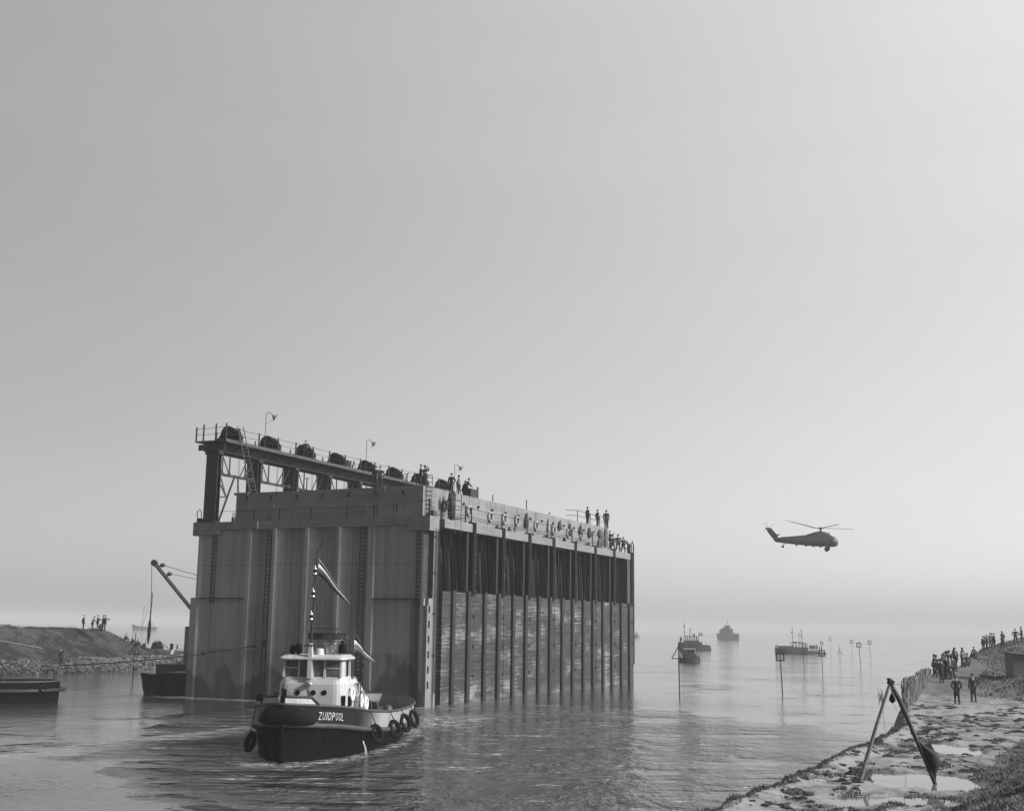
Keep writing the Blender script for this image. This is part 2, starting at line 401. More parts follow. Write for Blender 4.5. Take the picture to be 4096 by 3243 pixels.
# ---- right bank (muddy shore, path, dike where the photographer stands)
EDGE = [(-20, -22), (20, -.4), (31.9, 5.2), (37.8, 8.1), (50, 14.3), (61.6, 19.6), (75.8, 24.3), (85, 28.0), (95, 32.0), (112, 39.0), (130, 47.0), (150, 56), (175, 72), (400, 260)]
TOE = [(-20, -9), (0, -2.5), (20, 5.2), (31, 10.6), (37, 14.2), (48, 19.8), (58, 25.6), (66, 31), (74, 40), (80, 60), (400, 400)]
BASE = [(0, 1.0), (72, .95), (80, 1.05), (86, 1.5), (93, 2.1), (112, 2.55), (130, 3.1), (148, 3.6), (162, 3.7), (176, 2.0), (190, -1.5), (400, -2.5)]
TOE2 = [(60, 60), (76, 44), (80, 36), (84, 33.0), (92, 36.0), (112, 45), (130, 50), (148, 56), (175, 68)]
PUD = [(onZ(3700, 3120, .95), 1.75, 2.3), (onZ(3700, 3120, .95), .1, .1), (onZ(3540, 3200, .95), 1.7, .9), (onZ(3800, 2993, .95), 1.1, 2.6)]
def puddle(x, y):
    p = -9
    for c, rx, ry in PUD: p = max(p, 1 - (((x - c.x) / rx) ** 2 + ((y - c.y) / ry) ** 2) * (1 + .7 * (fbm(x * 1.3, y * 1.3, 3, 5) - .45) * 2))
    return p
def bankh(x, y):
    d = x - lin(y, EDGE) + (fbm(y * .9, 1.7, 3, 9) - .5) * .55
    b = lin(y, BASE); rough = (fbm(x * 1.6, y * .9, 4, 2) - .47) * .30 + (fbm(x * .25, y * .25, 2, 3) - .4) * .18
    h = b + rough + .10 * sst(1.2, .2, d)
    if y > 62: h += 1.5 * sst(0, 7, x - lin(y, TOE2)) * sst(78, 88, y) + 1.2 * sst(6, 22, x - lin(y, TOE2)) * sst(78, 90, y)
    h += min(3.0, max(0, (x - lin(y, TOE))) * .36) * (1 - sst(62, 74, y))
    q = puddle(x, y)
    if q > -.3: h = h * (1 - sst(-.3, .1, q)) + (.86 if q > .05 else .93) * sst(-.3, .1, q)
    return -1.4 + (h + 1.4) * sst(-1.5, .1 + 2.2 * sst(95, 110, y), d)
def grid(xs, ys, fn):
    nx, ny = len(xs[0]) if isinstance(xs[0], (list, tuple)) else len(xs), len(ys); v = []; f = []
    for j, y in enumerate(ys):
        row = xs[j] if isinstance(xs[0], (list, tuple)) else xs
        for x in row: v.append((x, y, fn(x, y)))
    for j in range(ny - 1):
        for i in range(nx - 1): f.append((j * nx + i, j * nx + i + 1, (j + 1) * nx + i + 1, (j + 1) * nx + i))
    return v, f
ys = []; y = -20.0
while y < 200: ys.append(y); y += .35 if 22 < y < 60 else (.5 if 60 <= y < 115 else 1.5)
xs = []
for y in ys:
    e = lin(y, EDGE); row = [e - 2.5 + i * .22 for i in range(70)]; last = row[-1]
    row += [last + 1.03 ** k * .5 * k for k in range(1, 46)]; xs.append(row)
v, f = grid(xs, ys, bankh)
def m_bank():
    b = NB('trampled_mud_and_grass')
    n1 = b.noise(.9, 7, (1, .7, 1), .65); n2 = b.noise(.16, 4); n3 = b.noise(6, 5, rough=.7); n4 = b.noise(.45, 5, (1, 1, 1))
    gr = b.rng(b.math('ADD', n1, b.math('MULTIPLY', b.math('SUBTRACT', n2, .5), .5)), .46, .66, 0, 1, True)
    z = b.z()
    # grass everywhere on the dike slopes (height), bare sandy mud on the flat
    hi = b.rng(z[2], 1.15, 1.5, 0, 1, True)
    far = b.rng(z[1], 76, 90, 0, .75, True)
    hi = b.math('MAXIMUM', hi, far)
    hi = b.math('MULTIPLY', hi, b.rng(n4, .3, .55, .65, 1.0))
    g = b.math('MAXIMUM', gr, hi)
    mud = b.rng(n3, .3, .7, .25, .40); grs = b.rng(n3, .3, .7, .05, .16)
    v = b.lerp(g, mud, grs)
    v = b.lerp(b.math('MULTIPLY', hi, b.rng(n4, .52, .7)), v, .16)
    wet = b.rng(z[2], .86, .95, .45, 1.0, True); v = b.math('MULTIPLY', v, wet)
    return b.out(v, .9, b.math('ADD', n3, n1), .9, .06)
mbk = MB(); mbk.add(v, f, True)
tag(mbk.build('shore_ground', m_bank()), kind='structure')
# puddles
pm = NB('puddle_water'); pm.b.inputs["IOR"].default_value = 1.33; pmat = pm.out(pm.rng(pm.noise(.5), .3, .7, .16, .2), .04, pm.noise(3, 3), .08, .02)
for i, (c, rx, ry) in enumerate(PUD[:1] + PUD[2:]):
    q = MB(); pts = []
    for k in range(28):
        t = 2 * math.pi * k / 28; rr = 1.25; pts.append((c.x + rx * rr * math.cos(t), c.y + ry * rr * math.sin(t), .905 + .004 * i))
    q.add(pts, [tuple(range(28))]); tag(q.build('puddle', pmat), kind='structure')

# ---- grass: blades on the shore edge, tufts on the mud, long grass on the dike
def m_grass(nm, a, b_):
    b = NB(nm); n = b.noise(.8, 3); return b.out(b.rng(n, .3, .7, a, b_), .8)
def tuft(mb, x, y, n, h, spread, zf=bankh, wk=1.0):
    for _ in range(n):
        a = random.uniform(0, 6.28); r = random.random() ** .6 * spread; px_, py_ = x + r * math.cos(a), y + r * math.sin(a); pz = zf(px_, py_) - .03
        hh = h * random.uniform(.45, 1.1) * (1 - .4 * r / max(spread, .01)); la = random.uniform(0, 6.28); ln = hh * random.uniform(.15, .75); w_ = random.uniform(.010, .024) * wk
        dx, dy = math.cos(la), math.sin(la)
        p0 = Vector((px_, py_, pz)); p1 = p0 + Vector((dx * ln * .35, dy * ln * .35, hh * .6)); p2 = p0 + Vector((dx * ln, dy * ln, hh))
        s_ = Vector((-dy, dx, 0)) * w_
        if abs(s_.x) < w_ * .5: s_ = Vector((w_, 0, 0))
        mb.add([p0 - s_, p0 + s_, p1 + s_ * .8, p1 - s_ * .8, p2], [(0, 1, 2, 3), (3, 2, 4)])
gm = MB()
y = 24.0
while y < 100:
    e = lin(y, EDGE); e -= (fbm(y * .9, 1.7, 3, 9) - .5) * .55
    if vn(y * .7, 3, 4) > .15: tuft(gm, e + .12, y, random.randint(14, 26), (.08 + .17 * vn(y * .9, 8, 1) ** 2) * (.7 if y > 60 else 1), .25, wk=.9)
    y += .13 if y < 62 else .28
for _ in range(900):                                       # scattered clumps on the flat
    y = random.uniform(27, 78); e = lin(y, EDGE); x = random.uniform(e + .5, e + 12)
    if x > 34 or puddle(x, y) > -.2: continue
    if fbm(x * .35, y * .35, 3, 21) < .42: continue
    tuft(gm, x, y, random.randint(60, 150), random.uniform(.05, .19), random.uniform(.12, .55), wk=.95)
tag(gm.build('shore_grass', m_grass('coarse_grass', .03, .09)), kind='stuff')
gm = MB()
for _ in range(9000):                                      # long grass on the dike slope, lower right
    y = 22 + random.random() ** 1.3 * 42; t = lin(y, TOE); x = t + random.random() ** 1.2 * 8 - .6
    if puddle(x, y) > -.25: continue
    tuft(gm, x, y, random.randint(9, 15), random.uniform(.07, .20) * (.6 + .9 * fbm(x * .7, y * .7, 3, 61)), random.uniform(.15, .4), wk=.75)
for _ in range(3200):
    y = random.uniform(80, 150); t = lin(y, TOE2); x = t + random.uniform(-1.0, 16)
    tuft(gm, x, y, random.randint(6, 10), random.uniform(.2, .4), random.uniform(.3, .6), wk=2.5)
tag(gm.build('dike_grass', m_grass('long_dry_grass', .04, .26)), kind='stuff')
# clods of mud
gm = MB()
for _ in range(520):
    y = random.uniform(27, 70); e = lin(y, EDGE); x = random.uniform(e + .4, e + 11); s_ = random.uniform(.02, .085)
    if puddle(x, y) > -.1: continue
    gm.blob((x, y, bankh(x, y)), s_ * 2.4, s_ * 1.8, s_ * .8, 9, 5, .38)
for dx in range(14):
    c = onZ(3425 + random.uniform(-32, 45), 3105 + random.uniform(-18, 22), .95); s_ = random.uniform(.08, .2)
    gm.blob((c.x, c.y, bankh(c.x, c.y) + s_ * .2), s_ * 1.6, s_ * 1.3, s_ * .8, 9, 5, .38); tuft(gm, c.x, c.y, 30, .16, .25, wk=.8)
tag(gm.build('mud_clods', simple('wet_clay', .04, .7, .4, 6)), kind='stuff')

# ---- left bank (dike head with riprap)
SH = [(-260, 15), (-120, 78), (-75, 107), (-53.1, 128.6), (-48.4, 134.5), (-45.5, 145), (-41.6, 158.5), (-39, 170), (-40, 184), (-50, 196), (-75, 205)]
segs = []; acc = 0
for p, q in zip(SH, SH[1:]):
    L_ = math.dist(p, q); segs.append((acc, L_, p, q)); acc += L_
S0 = segs[4][0]                                           # arc length at the point (-48.4, 134.5)
def shp(s):
    for a, L_, p, q in segs:
        if s <= a + L_ or (a, L_, p, q) == segs[-1]:
            t = (s - a) / L_; d = Vector((q[0] - p[0], q[1] - p[1])).normalized(); return p[0] + (q[0] - p[0]) * t, p[1] + (q[1] - p[1]) * t, d
def shn(s):
    d = Vector((0, 0))
    for k in range(-14, 15): d += shp(max(1, min(acc - 1, s + k * 1.5)))[2] * (15 - abs(k))
    d.normalize(); return Vector((-d.y, d.x))
def dikez(s, d):
    t = s - S0; crest = lin(t, [(-300, 5.2), (-30, 4.95), (0, 4.75), (19.5, 4.65), (23, 4.15), (27, 3.0), (33, 2.15), (45, 1.7), (60, 1.2)])
    z = lin(d, [(-2, -1.2), (0, 0), (3.2, 1.15), (4.4, 1.35), (10.0, crest), (17, crest + .1), (26, .4), (40, -1)]) if crest > 1.36 else lin(d, [(-2, -1.2), (0, 0), (3.2, 1.0), (8, crest), (14, crest), (20, -1)])
    z = min(z, crest + .15)
    return z + (fbm(s * .35, d * .5, 4, 31) - .47) * (.5 if d > 3.5 else .25) * sst(-1, 1.5, d)
v = []; f = []
ss = []; s = 40.0
while s < acc - 1: ss.append(s); s += 3 if s < S0 - 45 else .55
dd = [-2, -1, 0] + [.5 * k for k in range(1, 60)]
for s in ss:
    x, y, _ = shp(s); n = shn(s)
    for d in dd: v.append((x + n.x * d, y + n.y * d, dikez(s, d)))
m_ = len(dd)
for j in range(len(ss) - 1):
    for i in range(m_ - 1): f.append((j * m_ + i, (j + 1) * m_ + i, (j + 1) * m_ + i + 1, j * m_ + i + 1))
def m_dike():
    b = NB('rough_clay_dike'); n1 = b.noise(.5, 7, (1, 1, 1.5), .68); n2 = b.noise(.14, 4); n3 = b.noise(5, 4)
    g = b.rng(b.math('ADD', n1, b.math('MULTIPLY', b.math('SUBTRACT', n2, .5), .6)), .42, .58, 0, 1, True)
    v = b.lerp(g, b.rng(n3, .3, .7, .035, .07), b.rng(n3, .3, .7, .008, .024)); return b.out(v, .9, b.math('ADD', n1, n3), 1.0, .12)
q = MB(); q.add(v, f, True); dk = tag(q.build('dike_ground', m_dike()), kind='structure')
def dpt(s, d, dz=0.0):
    x, y, _ = shp(s); n = shn(s); return Vector((x + n.x * d, y + n.y * d, dikez(s, d) + dz))
# riprap
mst = NB('basalt_riprap'); gi = mst.n("ShaderNodeNewGeometry")
mstm = mst.out(mst.math('MULTIPLY', mst.rng(gi.outputs["Random Per Island"], 0, 1, .02, .17), mst.rng(mst.noise(5, 4), .3, .7, .8, 1.2)), .85, mst.noise(6, 4), .4, .03)
q = MB()
for _ in range(4300):
    s = random.uniform(S0 - 48, min(acc - 4, S0 + 46)); d = random.uniform(-.7, 4.0); p = dpt(s, d); r_ = random.uniform(.10, .27)
    n0 = len(q.v); q.blob((0, 0, 0), r_ * random.uniform(1, 1.5), r_ * random.uniform(.8, 1.1), r_ * .65, 6, 4, .28)
    rot = Matrix.Rotation(random.uniform(0, 6.3), 3, 'Z') @ Matrix.Rotation(random.uniform(-.6, .6), 3, 'X')
    for i in range(n0, len(q.v)): q.v[i] = tuple(rot @ Vector(q.v[i]) + p + Vector((0, 0, r_ * .2)))
q.sm = [False] * len(q.sm)
tag(q.build('riprap_stones', mstm), kind='stuff')
q = MB()
for _ in range(5200):
    s = random.uniform(S0 - 45, S0 + 30); d = random.uniform(4.3, 13); p = dpt(s, d)
    if fbm(s * .3, d * .3, 3, 55) < .44: continue
    for _k in range(3):
        h = random.uniform(.12, .38); a = random.uniform(-.12, .12); w_ = .025
        o_ = p + Vector((random.uniform(-.3, .3), random.uniform(-.3, .3), -.05)); q.add([o_ - Vector((w_, 0, 0)), o_ + Vector((w_, 0, 0)), o_ + Vector((a, a, h))], [(0, 1, 2)])
tag(q.build('dike_head_grass', m_grass('rough_grass', .012, .045)), kind='stuff')

# planks lying about on the left bank
def plank(p, q_, w_, h_, label, mt='wood', nm='plank'):
    o = MB().beam(p, q_, w_, h_).build(nm, M[mt]); return tag(o, label, 'plank')
def skyp(px, py, y): return dep(px, py, y)
tag(MB().beam(skyp(-30, 2499, 150), skyp(46, 2498, 150), .3, .14).build('plank', M['wood']), 'uppermost weathered plank lying along the crest of the left dike', 'plank')
tag(MB().beam(skyp(-20, 2506, 149), skyp(62, 2503, 151), .3, .14).build('plank', M['wood']), 'plank lying under the uppermost one on the dike crest', 'plank')
tag(MB().beam(skyp(60, 2508, 150), skyp(80, 2501, 150.5), .2, .12).build('plank', M['wood']), 'short plank propped up at the right end of the crest pile', 'plank')
a = dpt(S0 - 13, 4.8, .12); b_ = dpt(S0 - 5, 5.4, .35)
tag(MB().beam(dep(-20, 2557, 122), dep(165, 2591, 132), .18, .10).build('plank', M['wood']), 'long pale plank slanting down the dike slope at the left edge', 'plank')
tag(MB().beam(dpt(S0 + 8, 4.35, .12), dpt(S0 + 13.5, 4.35, .12), .14, .08).build('plank', M['wood']), 'straight pale plank lying on top of the stone revetment', 'plank')

# ---- haze
hz = MB(); hz.box(-6500, 6500, -60, 7500, -4, 31)
ho = hz.build('haze', None) if False else None
hm = bpy.data.materials.new('haze_air'); hm.use_nodes = True; t = hm.node_tree; t.nodes.clear()
pv = t.nodes.new("ShaderNodeVolumePrincipled"); pv.inputs["Color"].default_value = g3(.96); pv.inputs["Density"].default_value = .0005; pv.inputs["Anisotropy"].default_value = 0.0
oo = t.nodes.new("ShaderNodeOutputMaterial"); t.links.new(pv.outputs[0], oo.inputs["Volume"])
ho = hz.build('haze', hm); tag(ho, kind='stuff'); ho.display_type = 'WIRE'
# ================================================================== CAISSON
CA = empty('caisson', C0, math.pi / 2 - YAW, 'huge floating concrete caisson with timber gates and a steel gantry on its back', 'caisson')
W_, L_C, ZT, ZF, ZU = 20.9, 45.0, 13.32, 12.67, 15.71
# local axes: x along the long side, y to the left, z up
# ---- short wall
q = MB()
def wall_top(z0, z1, corner):
    c = .45 if corner else 0.0
    poly = []
    if corner: poly += [(.78, 1.45), (.78, c), (0, c)]
    else: poly += [(.5, 1.45), (.5, .302), (0, .302)]
    # right big panel 4.5..0.55 recessed, pilasters, three middle bays
    prof = [(0.60, 0), (0.72, .20), (4.48, .20), (4.55, 0), (5.05, 0), (5.30, .75), (6.72, .75), (6.75, .62), (7.50, 0), (7.78, 0), (7.80, .75), (9.62, .75), (10.28, 0), (10.55, 0), (10.58, .75), (12.42, .75),
            (13.20, 0.0), (13.48, 0), (13.52, .75), (15.1, .75), (15.12, .35), (15.45, .35), (15.48, 0), (15.85, 0), (15.95, .20), (20.15, .20), (20.28, 0)]
    poly += [(u, v) for v, u in [(a, b) for a, b in prof]]
    if corner: poly += [(0, W_ - c), (.78, W_ - c), (.78, W_)]
    else: poly += [(0, W_)]
    poly += [(2.4, W_), (2.4, 1.45)]
    q.prism(poly[::-1], z0, z1)
wall_top(-2.5, 7.50, False); wall_top(7.50, 12.70, True)
q.build('short_wall', M['form'], CA)
# beam above the recesses, between the two ledges
q = MB(); q.box(.03, 2.4, 5.05, 14.88, 12.702, 13.315); q.build('wall_beam', M['board'], CA)
# ledges at both corners
q = MB(); q.box(-.06, 2.42, 14.9, W_ - .62, 12.72, ZT); q.build('corner_ledge', M['conc'], CA)
q = MB(); q.box(-.10, 1.3, W_ - .60, W_ + .10, 12.30, ZT + .03); q.box(-.098, .5, W_ - 2.4, W_ - .60, 12.35, 12.72); q.build('corner_block', M['conc'], CA)
q = MB(); q.box(-.06, 1.34, 1.36, 5.0, 12.72, ZT); q.build('corner_ledge', M['conc'], CA)
q = MB(); q.box(-.10, 1.35, -.10, 1.35, 12.30, ZT + .03); q.box(-.098, .4, 1.35, 1.75, 12.35, 12.75); q.build('corner_block', M['conc'], CA)
# body behind, far end, left side (left side and back are plain)
q = MB(); q.box(2.4, 43.4, 2.7, W_, -2.5, 12.7); q.box(43.4, 45.0, .0, W_, -2.5, 12.7); q.build('hull_body', M['conc2'], CA)
q = MB(); q.box(.002, .775, .425, .449, 7.502, 12.3); q.box(.755, .779, .0, .425, 7.502, 12.3); q.build('notch_shade_sheet', M['steel2'], CA)  # added dark sheets over the concrete so the notch reads as shaded
q = MB(); q.box(2.42, 45.0, 1.34, W_, 12.7, ZT); q.build('deck_slab', M['conc'], CA)
# ---- long side, near corner pilaster with slots
q = MB(); q.box(.20, 1.43, .30, 1.44, -2.5, 7.5)
q.box(.0 + .44, 1.43, 0, .30, -2.5, 7.5); q.box(.782, 1.43, 0, 1.44, 7.5, 12.7)
zz = -2.5
for k in range(7):
    z1 = 1.23 + k * 1.05
    if k < 6: q.box(.0, .19, 0.001, .3, zz, z1 + .5); 
    q.box(.19, .44, 0, .3, zz, z1); zz = z1 + .49
    if k == 5: break
q.box(.19, .44, 0, .3, zz, 7.5); 
q.build('corner_pilaster', M['conc'], CA)
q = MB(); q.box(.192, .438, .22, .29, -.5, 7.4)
q.build('slot_shade_back', M['shadowsteel'], CA)  # dark sheet behind the slots, their shade put into colour
q = MB()
for u in (.92, 1.22):
    q.tube([(u, -.09, .9 if u > 1 else -.3), (u, -.09, 12.5)], .045, 6)
    for z in (3.5, 6.4, 9.3, 11.9): q.box(u - .12, u + .12, -.12, 0, z, z + .07)
q.build('drain_pipe', M['steel'], CA)
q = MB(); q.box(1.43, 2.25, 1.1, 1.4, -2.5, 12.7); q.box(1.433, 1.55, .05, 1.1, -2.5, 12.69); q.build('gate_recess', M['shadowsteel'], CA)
# rungs on the lit arris next to the recess
q = MB()
for k in range(60): q.box(1.45, 1.62, -.03, .02, .3 + k * .2, .33 + k * .2)
q.build_each('rung', M['steel2'], CA)
BAY = [2.25, 7.62, 12.98, 18.28, 23.65, 28.92, 34.20, 39.60, 45.0]
for i, (a, b) in enumerate(zip(BAY, BAY[1:])):
    q = MB(); e = b - .03 if i < 7 else 44.86
    zt = 8.10 + random.uniform(-.03, .03)
    q.box(a + .02, e, .0 + .015 * (i % 2), .42, -2.5, zt); q.build('timber_gate', M['gate'], CA)
    for o in (1.35, 3.88):
        q = MB(); q.box(a + o, a + o + .48, -.20, .0, -2.5, zt + .1); q.build('gate_post', M['steel'], CA)
    q = MB()
    for z in (6.3, 4.1, 1.9): q.torus((b - .18, -.05, z), .13, .03, (0, 1, 0), 10, 5)
    q.build_each('lifting_ring', M['steel'], CA)
    # open space above the gate: inclined steel plates, they and the back wall coloured dark for shade
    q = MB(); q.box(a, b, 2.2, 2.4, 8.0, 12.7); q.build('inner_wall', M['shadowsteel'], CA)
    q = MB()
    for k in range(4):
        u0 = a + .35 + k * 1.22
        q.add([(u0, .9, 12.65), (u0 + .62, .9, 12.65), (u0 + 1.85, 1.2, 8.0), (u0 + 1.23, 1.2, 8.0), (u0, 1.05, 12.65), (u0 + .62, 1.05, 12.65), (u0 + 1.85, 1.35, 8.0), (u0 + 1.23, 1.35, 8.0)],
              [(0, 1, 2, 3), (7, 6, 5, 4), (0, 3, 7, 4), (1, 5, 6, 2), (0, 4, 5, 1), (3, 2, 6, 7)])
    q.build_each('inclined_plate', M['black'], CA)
    q = MB(); q.tube([(a + 1.0, -.02, 8.1), (a + 1.5, .3, 10.2), (a + 2.3, .6, 12.6)], .018, 4); q.tube([(a + 3.6, -.02, 8.1), (a + 3.9, .3, 10.0), (a + 4.2, .6, 12.6)], .018, 4); q.build_each('lifting_cable', M['steel'], CA)
    # ledge fascia between posts
    u0 = a + .02 if i == 0 else a - .12
    q = MB(); q.box(u0, b - .72, -.06, 1.5, ZF, ZT - .02); q.build('ledge_fascia', M['board'], CA)
    q = MB(); q.box(b - 1.32, b - .98, .12, .55, 7.9, ZF); q.build('back_strut', M['steel'], CA)
    q = MB(); q.box(b - .70, b - .14, -.12, .30, 7.9, ZT + .12); q.build('guide_post', M['tarred'], CA)
    q = MB(); q.tube([(b - .42, -.2, ZT), (b - .42, -.2, 8.3)], .03, 5)
    for z in (8.2, 9.6, 11.0): q.box(b - .62, b - .22, -.24, -.12, z, z + .05)
    q.build('guide_rod', M['steel2'], CA)
q = MB(); q.box(44.86, 45.2, -.02, .45, -2.5, 12.7); q.build('far_pilaster', M['steel2'], CA)
q = MB(); q.tube([(45.35, -.05, 2), (45.35, -.05, ZT + .9)], .05, 5); q.tube([(45.65, .1, 2), (45.65, .1, ZT + 1.1), (45.4, .1, ZT + 1.35), (45.1, .1, ZT + 1.1), (45.1, .1, ZT)], .05, 5)
for z in range(3, 14): q.beam((45.35, -.05, z), (45.65, .1, z), .04)
q.build('corner_ladder', M['steel'], CA)
# ---- upper wall
q = MB(); q.box(1.41, 41.35, 1.34, 18.1, ZT - .1, ZU); q.build('upper_wall', M['board'], CA)
q = MB(); q.box(1.36, 1.60, 17.0, 18.35, ZU - .16, ZU + .03); q.box(1.36, 1.9, 4.6, 5.3, ZU - .3, ZU + .02); q.build('wall_lip', M['conc'], CA)
for v in [17.0 - 2.35 * k for k in range(7)]:
    q = MB(); q.box(1.22, 1.41, v - .10, v + .10, ZU - .62, ZU - .30); q.tube([(1.32, v, ZU - .6), (1.33, v - .1, ZU - .95)], .03, 4); q.build('bracket', M['steel'], CA)
for u in [5.3 + 2.62 * k for k in range(13)]:
    q = MB(); q.cyl((u, 1.18, ZU - .72), (u, 1.36, ZU - .72), .10, seg=8); q.build('bolt_head', M['steel'], CA)
# stain runs below the brackets: part of m_board; a drip rail on the face

# ---- ladders on the short wall
def wall_ladder(pa, pb, py0, py1, u, hoops, name='wall_ladder'):
    v0 = onU(pa, (py0 + py1) / 2, u)[0]; v1 = onU(pb, (py0 + py1) / 2, u)[0]; zt = onU(pa, py0, u)[1]; zb = onU(pa, py1, u)[1]
    q = MB()
    for v in (v0, v1):
        q.tube([(u, v, zb), (u, v, zt)], .045, 5)
        if hoops: q.tube([(u, v, zt), (u, v, zt + .9), (u + .1, v, zt + 1.1), (u + .35, v, zt + 1.15), (u + .5, v, zt + .9), (u + .5, v, zt + .5)], .03, 5)
    k = zb + .15
    while k < zt: q.beam((u, v0, k), (u, v1, k), .055); k += .30
    for z in (zb + .4, (zb + zt) / 2, zt - 1): q.box(u, u + .25, v1 - .03, v1 + .03, z, z + .06); q.box(u, u + .25, v0 - .03, v0 + .03, z, z + .06)
    return q.build(name, M['steel'], CA)
wall_ladder(846, 862, 2125, 2412, .03, False)
wall_ladder(1056, 1073, 2075, 2747, .10, True)
wall_ladder(1432, 1452, 2078, 2745, .10, True)
wall_ladder(1667, 1684, 2105, 2422, .03, False)
q = MB()                                                   # vertical conduits
for px in (1007, 1262, 1390, 1437 - 60):
    v = onU(px, 2300, .5)[0]
    q.tube([(.66, v, .4), (.66, v, 12.7)], .035, 5)
q.build_each('conduit', M['steel'], CA)
q = MB(); q.box(-.03, .22, 16.0, 20.2, 7.42, 7.49); q.build('steel_ledge_bar', M['steel'], CA)
q = MB(); q.box(-.03, .22, .7, 4.5, 7.42, 7.49); q.build('steel_ledge_bar', M['steel'], CA)
q = MB()
for v in (onU(1063, 2640, .4)[0], onU(1452, 2470, .4)[0]): q.cyl((-.02, v, 4.1), (.3, v, 4.1), .22, seg=12)
for px, py in [(1100, 2460), (1102, 2527), (1068, 2693), (1096, 2700), (1492, 2478), (1491, 2537), (1453, 2600), (1452, 2660)]:
    v, z = onU(px, py, .72); q.box(.60, .78, v - .06, v + .06, z - .1, z + .1)
q.build_each('eye_plate', M['steel'], CA)
# ---- railings round the ledges
def stanch(q, u, v, z, h=1.1, r=.035): q.tube([(u, v, z), (u, v, z + h)], r, 5)
for px in (775 / 2.44 + 700, 1020 / 2.44 + 700, 1325 / 2.44 + 700, 1680 / 2.44 + 700, 1945 / 2.44 + 700):
    v, z = onU(px, 2080, .74); q = MB(); q.box(.70, .80, v - .05, v + .05, ZT - .05, ZT + 1.0); q.build('rail_post', M['steel'], CA)
def sag(p, q_, s, n=8): p, q_ = Vector(p), Vector(q_); return [p.lerp(q_, i / n) - Vector((0, 0, s * 4 * (i / n) * (1 - i / n))) for i in range(n + 1)]
q = MB(); q.tube(sag((.75, 20.6, ZT + .95), (.75, 12, ZT + 1.0), .08), .016, 4); q.tube(sag((.75, 12, ZT + 1.0), (.75, 4.5, ZT + .95), .08), .016, 4); q.tube(sag((.75, 4.5, ZT + .95), (.1, .1, ZT + 1.15), .05), .016, 4)
q.build('rail_wire', M['rope'], CA)
q = MB(); q.box(-.02, .10, -.02, .10, ZT, ZT + 1.25); q.build('rail_post', M['steel'], CA)
rl = MB(); RU = [u for px in (1888, 2010, 2111, 2207, 2291, 2372, 2444, 2512) for u in [onV(px, 2110, .0)[0]]]
for i, u in enumerate(RU):
    q = MB(); q.box(u - .045, u + .045, .02, .10, ZT, ZT + 1.25); q.build('rail_post', M['steel'], CA)
for px, pa, pb in ((1865, 2040, 2095), (2062, 2080, 2128)):
    u = onV(px, (pa + pb) / 2, 0)[0]; q = MB(); q.box(u - .045, u + .045, .02, .10, ZT, ZT + 1.35); q.build('rail_post', M['steel'], CA)
q = MB(); pv = (.05, .05)
pu = 2.2
for u in RU:
    for h, s_ in ((1.18, .07), (.55, .05), (.38, .06)): q.tube(sag((pu, .05, ZT + h), (u, .05, ZT + h), s_), .02, 4)
    pu = u
q.build('rail_wire', M['rope'], CA)
# near corner: ladder cage and pipes up the upper wall
q = MB()
for v in (1.22,):
    for u in (1.75, 2.55): q.tube([(u, v, ZT), (u, v, ZU + .9)], .03, 5)
    k = ZT + .1
    while k < ZU + .8: q.beam((1.75, v, k), (2.55, v, k), .045); k += .33
q.tube([(1.75, 1.22, ZU + .9), (1.75, 2.0, ZU + .95), (1.75, 2.1, ZU)], .03, 5); q.tube([(2.55, 1.22, ZU + .9), (2.55, 2.0, ZU + .95), (2.55, 2.1, ZU)], .03, 5)
q.build('wall_ladder', M['steel'], CA)
q = MB()
for u in (3.9, 4.9): q.tube([(u, -.05, ZT - 1), (u, -.05, ZT + 1.9), (4.4, -.05, ZT + 2.9)], .03, 5)
for z in (ZT + .2, ZT + .9, ZT + 1.6): q.tube([(3.9, -.05, z), (3.9, .6, z), (4.9, .6, z), (4.9, -.05, z)], .03, 5)
q.build('ladder_cage', M['steel'], CA)
q = MB()
for v in (4.6, 3.2, 2.9): q.tube([(.35, v, ZT), (.35, v, ZT + .9), (.35, v - .12, ZT + 1.05), (.35, v - .26, ZT + .9), (.35, v - .26, ZT + .4)], .03, 5)
q.tube([(1.75 + 1, 1.2, ZT), (2.75, 1.2, ZT + 1)], .03, 5)
q.build_each('hand_hoop', M['steel'], CA)
q = MB(); q.box(2.0, 2.55, .75, 1.1, ZT, ZT + .6); q.build('junction_box', M['steel2'], CA)
# far end railing on the upper wall and the ledge
q = MB(); zr = ZU
for u in (33.0, 36.5, 39.2, 41.2): stanch(q, u, 1.5, zr, 1.15, .04)
for h in (1.1, .6): q.tube([(30, 1.5, zr + h - .2), (33.0, 1.5, zr + h), (41.2, 1.5, zr + h)], .025, 4)
for u in (41.5, 43.2, 44.8): stanch(q, u, .2, ZT, 1.1, .04)
for u in (42, 44.8): stanch(q, u, 4, ZT, 1.1, .04)
for h in (1.05, .55): q.tube([(41.5, .2, ZT + h), (44.9, .2, ZT + h), (44.9, 4, ZT + h), (44.9, 18, ZT + h)], .025, 4)
k = ZT + .2
while k < ZU: q.beam((41.36, 1.5, k), (41.75, 1.5, k), .05); k += .32
q.tube([(41.75, 1.5, ZT), (41.75, 1.5, ZU + 1)], .03, 5)
q.build('end_railing', M['steel'], CA)
# thin rods standing on the wall top
for px, py in ((1971, 1995), (2106, 2022)):
    u = onV(px, py, 1.6)[0]; q = MB(); q.tube([(u, 1.6, ZU), (u, 1.6, ZU + .65 + .3 * (px > 2000))], .045, 5); q.build('steel_rod', M['steel'], CA)

